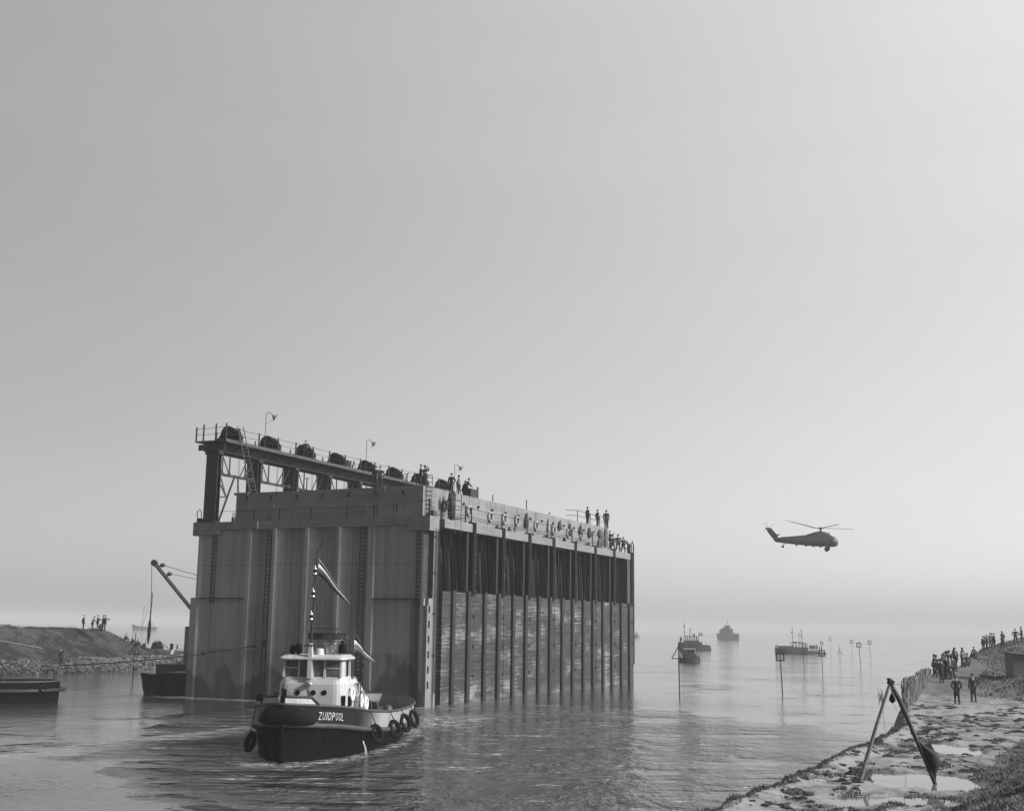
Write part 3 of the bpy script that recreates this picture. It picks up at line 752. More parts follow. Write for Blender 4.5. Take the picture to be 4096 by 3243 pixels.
# ---- gantry on the left ledge
GC = [5.26 * k for k in range(8)]
for i, u in enumerate(GC):
    q = MB(); z0, z1 = ZT, 18.95
    q.box(u, u + .06, 19.04, 20.18, z0, z1); q.box(u + .42, u + .48, 19.04, 20.18, z0, z1); q.box(u + .06, u + .42, 19.57, 19.65, z0, z1)
    q.box(u - .1, u + .58, 18.95, 20.27, z0, z0 + .12); q.box(u - .06, u + .54, 18.9, 20.3, z1 - .25, z1)
    q.build('gantry_column', M['steel'], CA)
q = MB()
for v in (19.1, 20.1):
    q.box(-.3, 38.5, v - .05, v + .05, 18.95, 19.60); q.box(-.3, 38.5, v - .2, v + .2, 19.56, 19.62); q.box(-.3, 38.5, v - .2, v + .2, 18.93, 18.98)
q.box(-.35, -.25, 18.2, 20.75, 19.0, 19.45); q.build('gantry_girder', M['steel'], CA)
q = MB(); q.box(-.55, 38.6, 17.95, 20.95, 19.63, 19.72); q.box(-.58, 38.6, 17.88, 17.95, 19.55, 19.80); q.build('gantry_platform', M['steel2'], CA)
q = MB()
for k in range(20): q.beam((-.2 + k * 1.95, 18.0, 19.6), (-.2 + k * 1.95, 19.1, 19.1), .06)
q.build_each('platform_bracket', M['steel'], CA)
zc = 17.25
for i in range(7):
    a, b = GC[i] + .24, GC[i + 1] + .24; q = MB(); v = 19.3; v2 = 19.9
    for vv in (v, v2):
        q.beam((a, vv, zc), (b, vv, zc), .09)
        q.beam((a + .5, vv, 18.95), (a + 1.6, vv, zc), .06); q.beam((b - .5, vv, 18.95), (b - 1.6, vv, zc), .06)
    q.beam((a + 1.6, v, zc), (a + 1.6, v, 18.95), .08); q.beam((b - 1.6, v, zc), (b - 1.6, v, 18.95), .08); q.beam((a + .7, v, zc), (a + .7, v, 18.95), .07)
    for u in (a + .7, a + 1.6, b - 1.6, b - .7): q.box(u - .16, u + .16, v - .03, v + .03, zc - .15, zc + .15)
    q.beam((a + 1.6, v, zc), (a + 1.6, v2, zc), .06)
    if i == 0:
        q.beam((a + .2, 19.0, ZT + .1), (a + 1.9, 18.95, zc), .11); q.beam((a + .2, v, 17.6), (a + .9, 18.95, 15.4), .09); q.beam((a + .9, 18.95, 15.4), (a + .2, 19.0, 16.3), .07)
        q.beam((a + 2.3, 19, zc), (a + 2.9, 19, ZT + .2), .08); q.beam((a + .1, 19.0, 15.35), (a + .9, 18.95, 15.4), .09); q.beam((a + 4.9, 19, ZT + .1), (a + 3.5, 19, zc), .09)
    q.build('bracing', M['steel'], CA)
q = MB()
for i in range(7):
    for o in (1.9, 2.05): q.tube([(GC[i] + o + .4, 18.8, ZT), (GC[i] + o + .4, 18.8, 19.6)], .016, 4)
q.build_each('hoist_wire', M['rope'], CA)
# platform railing
q = MB()
posts = [(-.5, 20.9), (-.5, 20.2), (-.5, 19.0), (-.5, 18.0)] + [(u, 17.95) for u in [1.1 + 2.62 * k for k in range(15)]] + [(u, 20.9) for u in [2.0 + 5.2 * k for k in range(8)]]
for u, v in posts: q.box(u - .045, u + .045, v - .045, v + .045, 19.7, 20.85 + (0.2 if u < 0 and v < 20.5 else 0))
q.build_each('platform_post', M['steel'], CA)
q = MB()
for h in (20.78, 20.3):
    pl_ = [(-.5, 20.9, h), (-.5, 20.2, h - .05), (-.5, 19.0, h), (-.5, 18.0, h)]
    for a, b in zip(pl_, pl_[1:]): q.tube(sag(a, b, .06, 4), .016, 4)
    q.tube(sag((-.5, 18, h), (1.1, 17.95, h), .05, 4), .016, 4)
    for k in range(14): q.tube(sag((1.1 + 2.62 * k, 17.95, h), (3.72 + 2.62 * k, 17.95, h), .05, 4), .016, 4)
q.build('rail_wire', M['rope'], CA)
# ---- winches (part of the caisson; wheels and motor are their pieces)
def disc_holes(q, c, r, w, nh=8, hr=.07):
    # gear wheel: rim + web with holes
    cx, cy, cz = c
    for (ra, rb, ww) in ((r, r * .86, w), (r * .62, r * .0001, w * .5)):
        n = 28; ring = []
        for u in (-ww / 2, ww / 2):
            for rr in (ra, rb): ring.append([(cx + u, cy + rr * math.cos(2 * math.pi * k / n), cz + rr * math.sin(2 * math.pi * k / n)) for k in range(n)])
        vs = ring[0] + ring[1] + ring[3] + ring[2]; q.loft([ring[0], ring[1], ring[3], ring[2]], closed=True, caps=False)
    for k in range(nh):
        t = 2 * math.pi * (k + .5) / nh; q.beam((cx, cy + r * .6 * math.cos(t), cz + r * .6 * math.sin(t)), (cx, cy + r * .88 * math.cos(t), cz + r * .88 * math.sin(t)), r * .42, w * .4, (1, 0, 0))
for k in range(8):
    wu = 1.35 + 5.22 * k
    wob = MB(); wob.box(wu - .5, wu + .55, 18.1, 20.1, 19.72, 19.95); wob.box(wu - .35, wu - .25, 18.4, 19.7, 19.95, 20.55); wob.box(wu + .3, wu + .4, 18.4, 19.7, 19.95, 20.55)
    wob.box(wu - .3, wu + .3, 19.75, 20.1, 19.95, 20.15)
    wn = wob.build('winch', M['steel'], CA)
    q = MB(); disc_holes(q, (wu - .42, 18.95, 20.42), .66, .12); q.build('gear_wheel', M['tarred'], wn)
    q = MB(); disc_holes(q, (wu - .30, 19.55, 20.12), .34, .10, 6); q.build('pinion', M['tarred'], wn)
    q = MB(); q.cyl((wu - .30, 18.95, 20.42), (wu + .34, 18.95, 20.42), .60, seg=20); q.cyl((wu - .2, 19.5, 20.1), (wu + .3, 19.5, 20.1), .36, seg=14); q.build('drum', M['tarred'], wn)
    q = MB(); q.cyl((wu - .3, 18.33, 20.15), (wu + .35, 18.33, 20.15), .34, seg=12); q.box(wu - .4, wu + .2, 18.12, 18.5, 20.35, 20.66); q.build('motor', M['tarred'], wn)
# ---- gooseneck lamps on the platform
for (bx, by), (tx, ty) in (((1059, 1752), (1063, 1648)), ((1462, 1838), (1466, 1757)), ((1815, 1948), (1818, 1857))):
    u, z = onV(bx, by, 18.1); zt_ = z + onV(tx, ty, 18.1)[1] - onV(bx, by, 18.1)[1]
    u, _ = onV(tx, (by + ty) / 2, 18.1)
    q = MB(); q.tube([(u, 18.1, 19.7), (u, 18.1, zt_ - .15), (u + .05, 18.02, zt_), (u + .2, 17.9, zt_ - .02), (u + .45, 17.72, zt_ - .25)], .028, 5); q.tube([(u, 18.1, zt_ - 1.0), (u + .4, 17.75, zt_ - .6)], .014, 4)
    lp = q.build('lamp_post', M['steel2'], CA)
    ax = Vector((.55, -.5, -.55)); q = MB(); q.lathe((u + .45, 17.72, zt_ - .25), [(.06, -.12), (.10, 0), (.30, .22), (.32, .26), (.28, .26), (.05, .1)], 14, ax); q.build('lamp_shade', M['greyp'], lp)
# cabinet + frame near the fifth winch
u, z = onV(1000 / 2.44 + 1000, 1870, 18.3)
q = MB(); uu = 17.6; q.box(uu, uu + .7, 18.2, 18.9, 19.72, 20.5); q.beam((uu + .9, 18.2, 19.7), (uu + 1.1, 18.2, 20.6), .05); q.beam((uu + 1.5, 18.2, 19.7), (uu + 1.1, 18.2, 20.6), .05); q.build('switch_cabinet', M['steel'], CA)
q = MB()                                                   # T shaped bollards / vents on the upper wall top
for px, py in ((1227, 1945), (1627, 1938)):
    v = onU(px, py, 1.9)[0]; q.tube([(1.9, v, ZU), (1.9, v, ZU + 1.0)], .05, 6); q.beam((1.9, v - .2, ZU + 1.0), (1.9, v + .2, ZU + 1.0), .05)
q.build_each('tee_post', M['steel'], CA)
q = MB(); q.cyl((.3, 20.7, ZT), (.3, 20.7, ZT + .35), .25, seg=8); q.tube([(.3, 20.8, ZT + .3), (.3, 21.0, ZT + .5), (.3, 21.0, ZT + .95), (.3, 20.75, ZT + 1.05), (.3, 20.6, ZT + .9), (.3, 20.6, ZT + .3)], .035, 5)
q.cyl((.3, 17.45, ZT), (.3, 17.45, ZT + .35), .16, seg=8); q.tube([(.3, 17.55, ZT + .3), (.3, 17.55, ZT + .65), (.3, 17.45, ZT + .72), (.3, 17.35, ZT + .65), (.3, 17.35, ZT + .3)], .03, 5)
q.build('bollard', M['steel'], CA)

def in_caisson(o, u, v, z, rz=0.0):
    o.location = cw(u, v, z); o.rotation_euler = (0, 0, math.pi / 2 - YAW + rz); return o
def ctop(name, mb, mt, label, cat, group=None):            # a loose thing on the caisson, built in caisson coordinates
    o = mb.build(name, mt); o.location = C0; o.rotation_euler = (0, 0, math.pi / 2 - YAW); return tag(o, label, cat, group)
# leaning ladder
q = MB(); p0 = Vector((2.0, 16.95, ZU)); p1 = Vector((1.0, 17.80, 21.0)); d = Vector((.25, -.22, 0)).normalized() * .23
q.tube([p0 - d, p1 - d], .04, 5); q.tube([p0 + d, p1 + d], .04, 5)
for k in range(1, 18): a = p0.lerp(p1, k / 18); q.beam(a - d, a + d, .035)
ctop('leaning_ladder', q, M['steel2'], 'long pale ladder leaning from the concrete deck against the gantry platform', 'ladder')
# lifebuoys on the long parapet
bw_ = [('nearest the ladder cage end of the parapet', 1780, 2022), ('hanging above the first two railing posts', 1879, 2044), ('second white lifebuoy from the near corner', 1963, 2067), ('third white lifebuoy along the parapet', 2019, 2075), ('fourth along, its foot beside a railing post', 2070, 2084),
       ('fifth along, right of the long dark coat', 2146, 2103), ('sixth along, right of the pale hanging sheet', 2217, 2122), ('seventh along, half hidden by a hanging coat', 2275, 2133), ('farthest one, hanging below a dark bag', 2327, 2141)]
for i, (t_, px, py) in enumerate(bw_):
    u, z = onV(px, py, 1.22); q = MB()
    e = empty('lifebuoy', cw(u, 1.22, z), math.pi / 2 - YAW, ('dark lifebuoy ' if i == 0 else 'white lifebuoy ') + t_, 'lifebuoy', 'lifebuoys on the caisson parapet')
    q.torus((0, 0, 0), .36, .085, (0, 1, 0), 20, 8); q.build('ring', M['steel2'] if i == 0 else M['lrope'], e)
    q = MB()
    for k in range(4):
        t = math.pi / 4 + k * math.pi / 2; q.torus((.36 * math.cos(t), 0, .36 * math.sin(t)), .095, .018, (-math.sin(t), 0, math.cos(t)), 8, 4)
    q.tube([(0, .02, .42), (0, .05, ZU - z)], .012, 4); q.build('rope', M['rope'], e)
# coats and bags hanging on the parapet
hang = [(2107, 2050, 2108, .75, 'tarp', 'long black oilskin hanging from the top of the parapet'), (2196, 2073, 2126, .6, 'greyp', 'pale grey sheet hanging on the parapet between two lifebuoys'), (2241, 2080, 2119, .62, 'tarp', 'black coat hanging left of the half hidden lifebuoy'),
        (2281, 2092, 2142, .7, 'clothB', 'grey coat hanging over the seventh lifebuoy'), (2323, 2100, 2134, .72, 'tarp', 'dark bag hanging above the farthest lifebuoy'), (2360, 2108, 2148, .9, 'tarp', 'wide black oilskin hanging third from the far corner'),
        (2398, 2117, 2142, .7, 'clothB', 'crumpled jacket hanging second from the far corner'), (2408, 2128, 2160, 1.2, 'clothE', 'wide dark stained cloth hanging nearest the far corner')]
for px, pa, pb, wd, mt, lab in hang:
    u, za = onV(px, pa, 1.2); _, zb = onV(px, pb, 1.2); h = za - zb; q = MB(); rings = []
    for k in range(7):
        f_ = k / 6; ww = wd * (.16 + .84 * math.sin(min(1, f_ * 1.25) * math.pi / 2)) * (1 if f_ < .9 else .8); rings.append([(u + ww / 2 * math.cos(t) + .05 * math.sin(3 * f_ + u), 1.2 + .13 * math.sin(t) * (.4 + f_), za - h * f_) for t in [2 * math.pi * j / 10 for j in range(10)]])
    q.loft(rings); ctop('hanging_coat', q, M[mt], lab, 'coat', 'clothes hanging on the parapet')
low = [(1880, 2085, 2105, 'nearest the corner behind the railing'), (1989, 2092, 2116, 'below the second lifebuoy'), (2037, 2103, 2127, 'between the third and fourth lifebuoys'), (2132, 2121, 2137, 'just right of the long black oilskin'), (2257, 2141, 2164, 'behind the fifth railing post'), (2305, 2157, 2176, 'by the railing below the dark bag')]
for px, pa, pb, lab in low:
    u, za = onV(px, pa, .9); _, zb = onV(px, pb, .9); q = MB(); r_ = (za - zb) / 2
    q.blob((u, .9, ZT + r_ * .8), r_ * .8, r_ * .7, r_, 9, 6, .16); q.cyl((u, .9, ZT + 1.6 * r_), (u + .04, .9, ZT + 2.1 * r_), .05, seg=5)
    ctop('sack', q, M['tarp'], 'small dark sack on the caisson ledge ' + lab, 'sack', 'sacks along the caisson ledge')
for px, pa, pb, lab in ((2192, 2143, 2157, 'small grey box on the ledge below the pale sheet'), (2357, 2175, 2188, 'small grey box on the ledge below the wide oilskin')):
    u, za = onV(px, pa, .9); q = MB(); q.box(u - .3, u + .3, .7, 1.1, ZT, ZT + .42); q.box(u - .33, u + .33, .67, 1.13, ZT + .42, ZT + .46); ctop('box', q, M['greyp'], lab, 'box')
q = MB(); q.blob((4.4, .5, ZT + .9), .28, .3, .95, 9, 6, .1); q.blob((4.05, .45, ZT + 1.7), .22, .2, .5, 8, 5, .1); q.blob((4.6, .5, ZT + 1.9), .2, .2, .45, 8, 5, .1)
ctop('hanging_coat', q, M['tarp'], 'bundle of black oilskins hung on the ladder cage by the near corner', 'coat')
q = MB(); q.blob((39.0, 1.2, ZT + 1.1), .45, .14, .9, 9, 6, .18); q.blob((40.3, 1.2, ZT + 1.4), .42, .12, 1.0, 9, 6, .18); q.blob((38.4, 1.2, ZT + .6), .35, .12, .6, 9, 6, .18)
ctop('hanging_coat', q, M['clothE'], 'row of dark wet clothes on the end of the parapet', 'coat')
# ================================================================== PEOPLE
def skin_mesh(name, verts, edges, rads, mt, sub=1, root=0):
    me = bpy.data.meshes.new(name); me.from_pydata([tuple(v) for v in verts], edges, []); me.update()
    o = bpy.data.objects.new(name, me); COL.objects.link(o)
    md = o.modifiers.new("s", 'SKIN'); md.use_smooth_shade = True
    for i, r in enumerate(rads):
        sv = me.skin_vertices[0].data[i]; sv.radius = r if isinstance(r, tuple) else (r, r); sv.use_root = (i == root)
    if sub: o.modifiers.new("b", 'SUBSURF').levels = sub
    dg = bpy.context.evaluated_depsgraph_get(); ev = o.evaluated_get(dg)
    res = bpy.data.meshes.new_from_object(ev); res.name = name
    bpy.data.objects.remove(o); bpy.data.meshes.remove(me)
    res.materials.clear(); res.materials.append(mt); return res
def V3(*a): return Vector(a)
# joints, figure faces -Y; x to its left
def pose(kind):
    J = dict(pel=V3(0, 0, .96), sp=V3(0, 0, 1.16), ch=V3(0, .0, 1.36), nk=V3(0, -.01, 1.52), hd=V3(0, -.02, 1.66),
             sl=V3(.19, 0, 1.43), sr=V3(-.19, 0, 1.43), el=V3(.25, .03, 1.14), er=V3(-.25, .03, 1.14), wl=V3(.25, -.06, .90), wr=V3(-.25, -.06, .90),
             hl=V3(.10, 0, .93), hr=V3(-.10, 0, .93), kl=V3(.11, -.02, .50), kr=V3(-.11, -.02, .50), al=V3(.12, .03, .08), ar=V3(-.12, .03, .08))
    if kind == 'akimbo': J.update(el=V3(.40, .08, 1.20), er=V3(-.40, .08, 1.20), wl=V3(.20, -.02, 1.02), wr=V3(-.20, -.02, 1.02), al=V3(.2, .03, .08), ar=V3(-.2, .03, .08), kl=V3(.17, -.02, .5), kr=V3(-.17, -.02, .5))
    if kind == 'onehip': J.update(er=V3(-.40, .08, 1.20), wr=V3(-.20, -.02, 1.02))
    if kind == 'point': J.update(el=V3(.24, -.24, 1.32), wl=V3(.22, -.50, 1.30), er=V3(-.27, -.12, 1.18), wr=V3(-.2, -.34, 1.12))
    if kind == 'lean': 
        for k in ('ch', 'nk', 'hd', 'sl', 'sr'): J[k] = J[k] + V3(0, -.16, -.05) * ((J[k].z - .9) * 1.4)
        J.update(el=V3(.22, -.28, 1.14), er=V3(-.22, -.28, 1.14), wl=V3(.18, -.45, 1.02), wr=V3(-.18, -.45, 1.02))
    if kind == 'back': J.update(el=V3(.27, .14, 1.16), er=V3(-.27, .14, 1.16), wl=V3(.05, .16, .98), wr=V3(-.05, .17, .97))
    if kind == 'pocket': J.update(el=V3(.31, .09, 1.17), er=V3(-.31, .09, 1.17), wl=V3(.19, -.05, .96), wr=V3(-.19, -.05, .96))
    if kind == 'look': J.update(el=V3(.30, -.20, 1.36), er=V3(-.30, -.20, 1.36), wl=V3(.10, -.20, 1.62), wr=V3(-.10, -.20, 1.62))
    if kind == 'walk': J.update(kl=V3(.10, -.20, .52), al=V3(.10, -.26, .10), kr=V3(-.10, .04, .50), ar=V3(-.10, .30, .14), wl=V3(.24, .12, .92), wr=V3(-.24, -.2, .95), el=V3(.25, .08, 1.15), er=V3(-.25, -.02, 1.15))
    if kind == 'climb': J.update(kl=V3(.12, -.22, .75), al=V3(.12, -.1, .35), el=V3(.26, -.22, 1.38), wl=V3(.2, -.40, 1.55), er=V3(-.26, -.2, 1.25), wr=V3(-.2, -.40, 1.28))
    if kind == 'sit':
        for k in J: J[k] = J[k] - V3(0, 0, .62) if k not in ('kl', 'kr', 'al', 'ar') else J[k]
        J.update(kl=V3(.14, -.42, .50), kr=V3(-.14, -.42, .50), al=V3(.14, -.62, .08), ar=V3(-.14, -.62, .08), el=V3(.26, -.14, .56), er=V3(-.26, -.14, .56), wl=V3(.12, -.36, .54), wr=V3(-.12, -.36, .54))
        for k in ('ch', 'nk', 'hd', 'sl', 'sr'): J[k] = J[k] + V3(0, -.10, 0)
    return J
PM = {}
def person_meshes(kind, coat):
    key = (kind, coat)
    if key in PM: return PM[key]
    J = pose(kind)
    # --- body: one skinned figure with face, five fingers on each hand and feet
    v = [J['pel'], J['sp'], J['ch'], J['nk'], J['nk'].lerp(J['hd'], .45), J['hd'], J['hd'] + V3(0, .005, .075)]
    r = [(.135, .10), (.12, .09), (.15, .10), .055, .06, (.078, .098), (.058, .075)]
    e = [(i, i + 1) for i in range(6)]
    def add(p, rr, par): v.append(p); r.append(rr); e.append((par, len(v) - 1)); return len(v) - 1
    nose = add(J['hd'] + V3(0, -.105, -.01), .014, 5)
    for s_, a, b_, c in (('l', 'sl', 'el', 'wl'), ('r', 'sr', 'er', 'wr')):
        i = add(J[a], .055, 2); i = add(J[b_], .042, i); i = add(J[c], .028, i)
        d = (J[c] - J[b_]).normalized(); side = V3(1, 0, 0) if abs(d.x) < .8 else V3(0, 1, 0); side = (side - d * side.dot(d)).normalized(); nrm = d.cross(side)
        palm = add(J[c] + d * .055, (.036, .016), i)
        for q, (off, ln) in enumerate(((-.030, .055), (-.010, .068), (.010, .072), (.030, .062))):
            k = add(J[c] + d * .098 + side * off, .0095, palm); add(J[c] + d * (.098 + ln * .7) + side * off * 1.05 + nrm * .02, .008, k)
        k = add(J[c] + d * .045 + side * .048, .011, palm); add(J[c] + d * .085 + side * .062 + nrm * .012, .009, k)
    for a, b_, c in (('hl', 'kl', 'al'), ('hr', 'kr', 'ar')):
        i = add(J[a], .085, 0); i = add(J[b_], .056, i); i = add(J[c], .038, i); add(J[c] + V3(0, -.13, -.04), (.04, .03), i)
    body = skin_mesh('body', v, e, r, M['skin'])
    # --- coat / jacket
    mt = {'short': M['clothA'], 'long': M['clothC'], 'grey': M['clothB'], 'shirt': M['clothE'], 'dlong': M['clothA']}[coat]
    v = [J['pel'] + V3(0, 0, .02), J['sp'], J['ch'], J['nk'] - V3(0, 0, .05)]; r = [(.17, .135), (.165, .13), (.19, .135), (.085, .08)]; e = [(0, 1), (1, 2), (2, 3)]
    def add(p, rr, par): v.append(p); r.append(rr); e.append((par, len(v) - 1)); return len(v) - 1
    for a, b_, c in (('sl', 'el', 'wl'), ('sr', 'er', 'wr')):
        i = add(J[a], .078, 2); i = add(J[b_], .062, i); add(J[c], .048, i)
    if kind != 'sit':
        if coat in ('long', 'dlong'): k = add(J['pel'] - V3(0, 0, .22), (.20, .17), 0); add(J['pel'] - V3(0, 0, .44), (.22, .19), k)
        else: add(J['pel'] - V3(0, 0, .12), (.18, .145), 0)
    cm = skin_mesh('coat', v, e, r, mt)
    v = [J['pel'] - V3(0, 0, .02)]; r = [(.16, .125)]; e = []
    for a, b_, c in (('hl', 'kl', 'al'), ('hr', 'kr', 'ar')):
        i = add(J[a] - V3(0, 0, .04), .10, 0); i = add(J[b_], .075, i); add(J[c] + V3(0, 0, .02), .062, i)
    tm = skin_mesh('trousers', v, e, r, M['clothA'] if coat != 'shirt' else M['clothB'])
    q = MB()
    for a in ('al', 'ar'): q.loft([[(J[a].x + x_, J[a].y + y_, J[a].z + z_) for x_, y_ in ((-w_, -l0), (w_, -l0), (w_, l1), (-w_, l1))] for z_, w_, l0, l1 in ((-.08, .05, .20, .08), (-.03, .05, .20, .08), (.03, .04, .06, .06))], smooth=False)
    sm = q.mesh('shoes', M['leather'])
    hd = J['hd']; q = MB(); q.lathe(hd + V3(0, 0, .06), [(.098, -.01), (.115, .03), (.11, .055), (.05, .07)], 12); q.loft([[(hd.x + x_, hd.y + y_, hd.z + z_) for x_, y_ in ((-.08, -.06), (.08, -.06), (.06, -.165), (-.06, -.165))] for z_ in (.055, .068)], smooth=False)
    cp = q.mesh('cap', M['clothA'])
    q = MB(); q.lathe(hd + V3(0, .015, .05), [(.085, -.09), (.096, -.03), (.098, .03), (.06, .075), (.02, .09)], 12); hr = q.mesh('hair', M['hair'])
    q = MB(); q.lathe(hd + V3(0, 0, .05), [(.16, .0), (.165, .012), (.10, .02), (.10, .09), (.07, .115), (.03, .11)], 14); ht = q.mesh('hat', M['clothB'])
    PM[key] = (body, cm, tm, sm, cp, hr, ht); return PM[key]
def person(loc, face, kind, coat, head, label, group=None, h=1.75, lookat=None, tilt=0.0):
    """face: compass direction the figure faces, degrees clockwise from +Y (away from the camera)"""
    ms = person_meshes(kind, coat); e = empty('person', loc, math.pi - R(face), label, 'person', group)
    e.scale = (h / 1.78,) * 3; e.rotation_euler[0] = tilt
    hd = {'cap': (4, 'cap'), 'hair': (5, 'hair'), 'hat': (6, 'hat'), 'white': (4, 'cap')}[head]
    for k, nm in ((0, 'body'), (1, 'coat'), (2, 'trousers'), (3, 'shoes'), (hd[0], hd[1])):
        o = bpy.data.objects.new(nm, ms[k]); COL.objects.link(o); o.parent = e
        if head == 'white' and k == 4: o.material_slots[0].link = 'OBJECT'; o.material_slots[0].material = M['flagW']
    return e

# ================================================================== TUG
TA = Vector((.104, .9946, 0)); TB = Vector((.9946, -.104, 0)); T0 = onZ(1127, 3050, 0)
TRZ = math.atan2(TA.y, TA.x)                               # local x aft; local y is to the photo's LEFT, so mirror: use +b = -y
def tw(a, b, z): return T0 + TA * a + TB * b + Vector((0, 0, z))
TUG = empty('tugboat', T0, TRZ, 'white and black harbour tug steaming towards the camera in front of the caisson', 'tugboat')
def hb(a):                                                 # half beam at deck level
    return lin(a, [(-.25, .03), (0, .45), (.4, .82), (1, 1.22), (1.8, 1.66), (3, 2.12), (4.5, 2.52), (6, 2.78), (8.5, 2.93), (12, 2.93), (14, 2.75), (16, 2.4), (17.5, 1.9), (18.6, 1.25), (19.2, .6), (19.45, .02)])
def hw(a):                                                 # half beam at the waterline
    return lin(a, [(0, .03), (.4, .5), (1, .9), (2, 1.45), (3.3, 2.0), (6, 2.52), (11, 2.6), (14, 2.3), (16.5, 1.5), (18.3, .5), (18.9, .02)])
def zst(a): return lin(a, [(-.3, 1.52), (0, 1.5), (2, 1.33), (4.2, 1.05), (6.5, .85), (10, .74), (19.5, .72)])
def zrl(a): return lin(a, [(-.3, 2.34), (1.3, 2.2), (2.3, 2.1), (3.7, 1.93), (4.6, 1.81), (7.3, 1.62), (10, 1.55), (14.5, 1.58), (19.5, 1.75)])
STN = [-.25, -.1, 0, .2, .4, .7, 1, 1.4, 1.8, 2.4, 3, 3.8, 4.5, 5.5, 7, 9, 11, 12.5, 14, 15, 16, 16.8, 17.5, 18.1, 18.6, 19.0, 19.3, 19.45]
def hpt(a, s, z):                                          # hull point: s=+1 port (photo right), -1 starboard
    zs = zst(a)
    if z >= zs: b = hb(a) + .10 * (z - zs) * (1 if a < 16 else .2); aa_ = a - (.10 * (z - zs) if a < 1 else 0)
    else:
        aw = max(0, min(18.85, a + .12)); t = max(0, z / zs); b = hw(aw) + (hb(a) - hw(aw)) * (t ** 1.4); aa_ = a + .22 * (1 - t) if a < 1 else (a - .5 * (1 - t) * sst(16, 19.4, a))
        if z < 0: b = hw(aw) * (1 + .25 * z)
    return (aa_, -s * b, z)
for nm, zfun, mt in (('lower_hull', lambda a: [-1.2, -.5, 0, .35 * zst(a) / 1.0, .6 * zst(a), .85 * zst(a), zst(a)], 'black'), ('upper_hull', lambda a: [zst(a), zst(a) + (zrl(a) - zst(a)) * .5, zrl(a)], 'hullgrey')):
    q = MB()
    for s_ in (1, -1):
        rows = [[hpt(a, s_, z) for z in zfun(a)] for a in STN]; q.loft(rows, caps=False, wrap=False)
    hull_mat = None
    if mt == 'hullgrey':
        b = NB('topside_painted_sheen'); n = b.noise(.5, 4, (1, 1, 1)); z = b.z(); f_ = b.rng(z[0], 3.4, 6.6, 0, 1, True)
        sc_ = b.noise(2.5, 7, (1, 1, 3), .75); rn_ = b.noise(1.5, 6, (5, 5, .5), .65); v_ = b.math('MULTIPLY', b.math('MULTIPLY', b.rng(n, .3, .7, .8, 1.2), b.lerp(f_, .014, .34)), b.math('MULTIPLY', b.rng(sc_, .58, .68, 1, .6), b.rng(rn_, .55, .7, 1, .65)))  # colour turns lighter aft, standing for pale reflections on the hull side
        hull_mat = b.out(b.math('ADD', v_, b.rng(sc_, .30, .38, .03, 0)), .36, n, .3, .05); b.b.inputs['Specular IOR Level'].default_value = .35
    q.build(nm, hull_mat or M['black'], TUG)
q = MB()                                                   # inner side of the bulwark and deck
for s_ in (1, -1):
    rows = []
    for a in STN:
        x0, y0, _ = hpt(a, s_, zrl(a)); k = .07; yy = y0 - math.copysign(min(k, abs(y0)), y0); xx = x0 + (.07 if a < 1 else (-.07 if a > 18.5 else 0))
        rows.append([(xx, yy, zrl(a)), (xx, yy, zst(a) + .12)])
    q.loft(rows, caps=False, wrap=False)
q.build('bulwark_inside', M['greyp'], TUG)
q = MB(); rows = [[(hpt(a, 1, zst(a))[0], -hb(a) + .02, zst(a) + .13), (hpt(a, 1, zst(a))[0], hb(a) - .02, zst(a) + .13)] for a in STN]; q.loft(rows, caps=False, wrap=False); q.build('deck', M['steel2'], TUG)
for nm, fn, r_, mt, off in (('rubbing_strake', zst, .11, 'hullgr', .05), ('rail_cap', zrl, .06, 'white', 0)):
    q = MB()
    pts = [Vector(hpt(a, 1, fn(a))) + Vector((0, -off, 0)) for a in STN] + [Vector(hpt(a, -1, fn(a))) + Vector((0, off, 0)) for a in STN[::-1]]
    q.tube(pts, r_, 7, closed=True); q.build(nm, M['steel2'], TUG)
# raised white bulwark at the bow with a dark cap
def fbz(a): return zrl(a) + .29
for s_ in (1, -1):
    q = MB(); A_ = [-.25, -.1, 0, .15, .3, .42, .52]
    q.loft([[hpt(a, s_, zrl(a) + .02), hpt(a, s_, fbz(a)), tuple(Vector(hpt(a, s_, fbz(a))) + Vector((.05, .04 * s_, 0))), tuple(Vector(hpt(a, s_, zrl(a))) + Vector((.05, .04 * s_, .02)))] for a in A_] + [[hpt(.85, s_, zrl(.85) + .02), hpt(.85, s_, zrl(.85) + .05), hpt(.85, s_, zrl(.85) + .05), hpt(.85, s_, zrl(.85) + .02)]], smooth=False)
    q.build('bow_bulwark', M['housewhite'], TUG)
    q = MB(); q.tube([hpt(a, s_, fbz(a) + .03) for a in A_] + [hpt(.9, s_, zrl(.9) + .03)], .055, 6); q.build('bulwark_cap', M['steel'], TUG)
q = MB(); q.box(-.36, -.22, -.06, .06, -.8, 2.66); q.tube([(-.3, 0, 2.6), (-.3, 0, 3.0)], .04, 6); q.build('stem_bar', M['black'], TUG)
# big rope fender under the bow
q = MB(); pts = []; rr = []
for k in range(17):
    t = -1 + 2 * k / 16; a = .62 * abs(t) ** 1.4; s_ = 1 if t > 0 else -1; p = Vector(hpt(a, s_, zst(a) + .14)); n = Vector((-1.0 + abs(t), -s_ * abs(t), 0)).normalized() * .14
    pts.append(p + n + Vector((0, 0, .22 * (1 - abs(t) ** 1.3)))); rr.append(.10 + .28 * (1 - abs(t) ** 1.5))
q.tube(pts, rr, 12); q.build('bow_fender', M['rubber'], TUG)
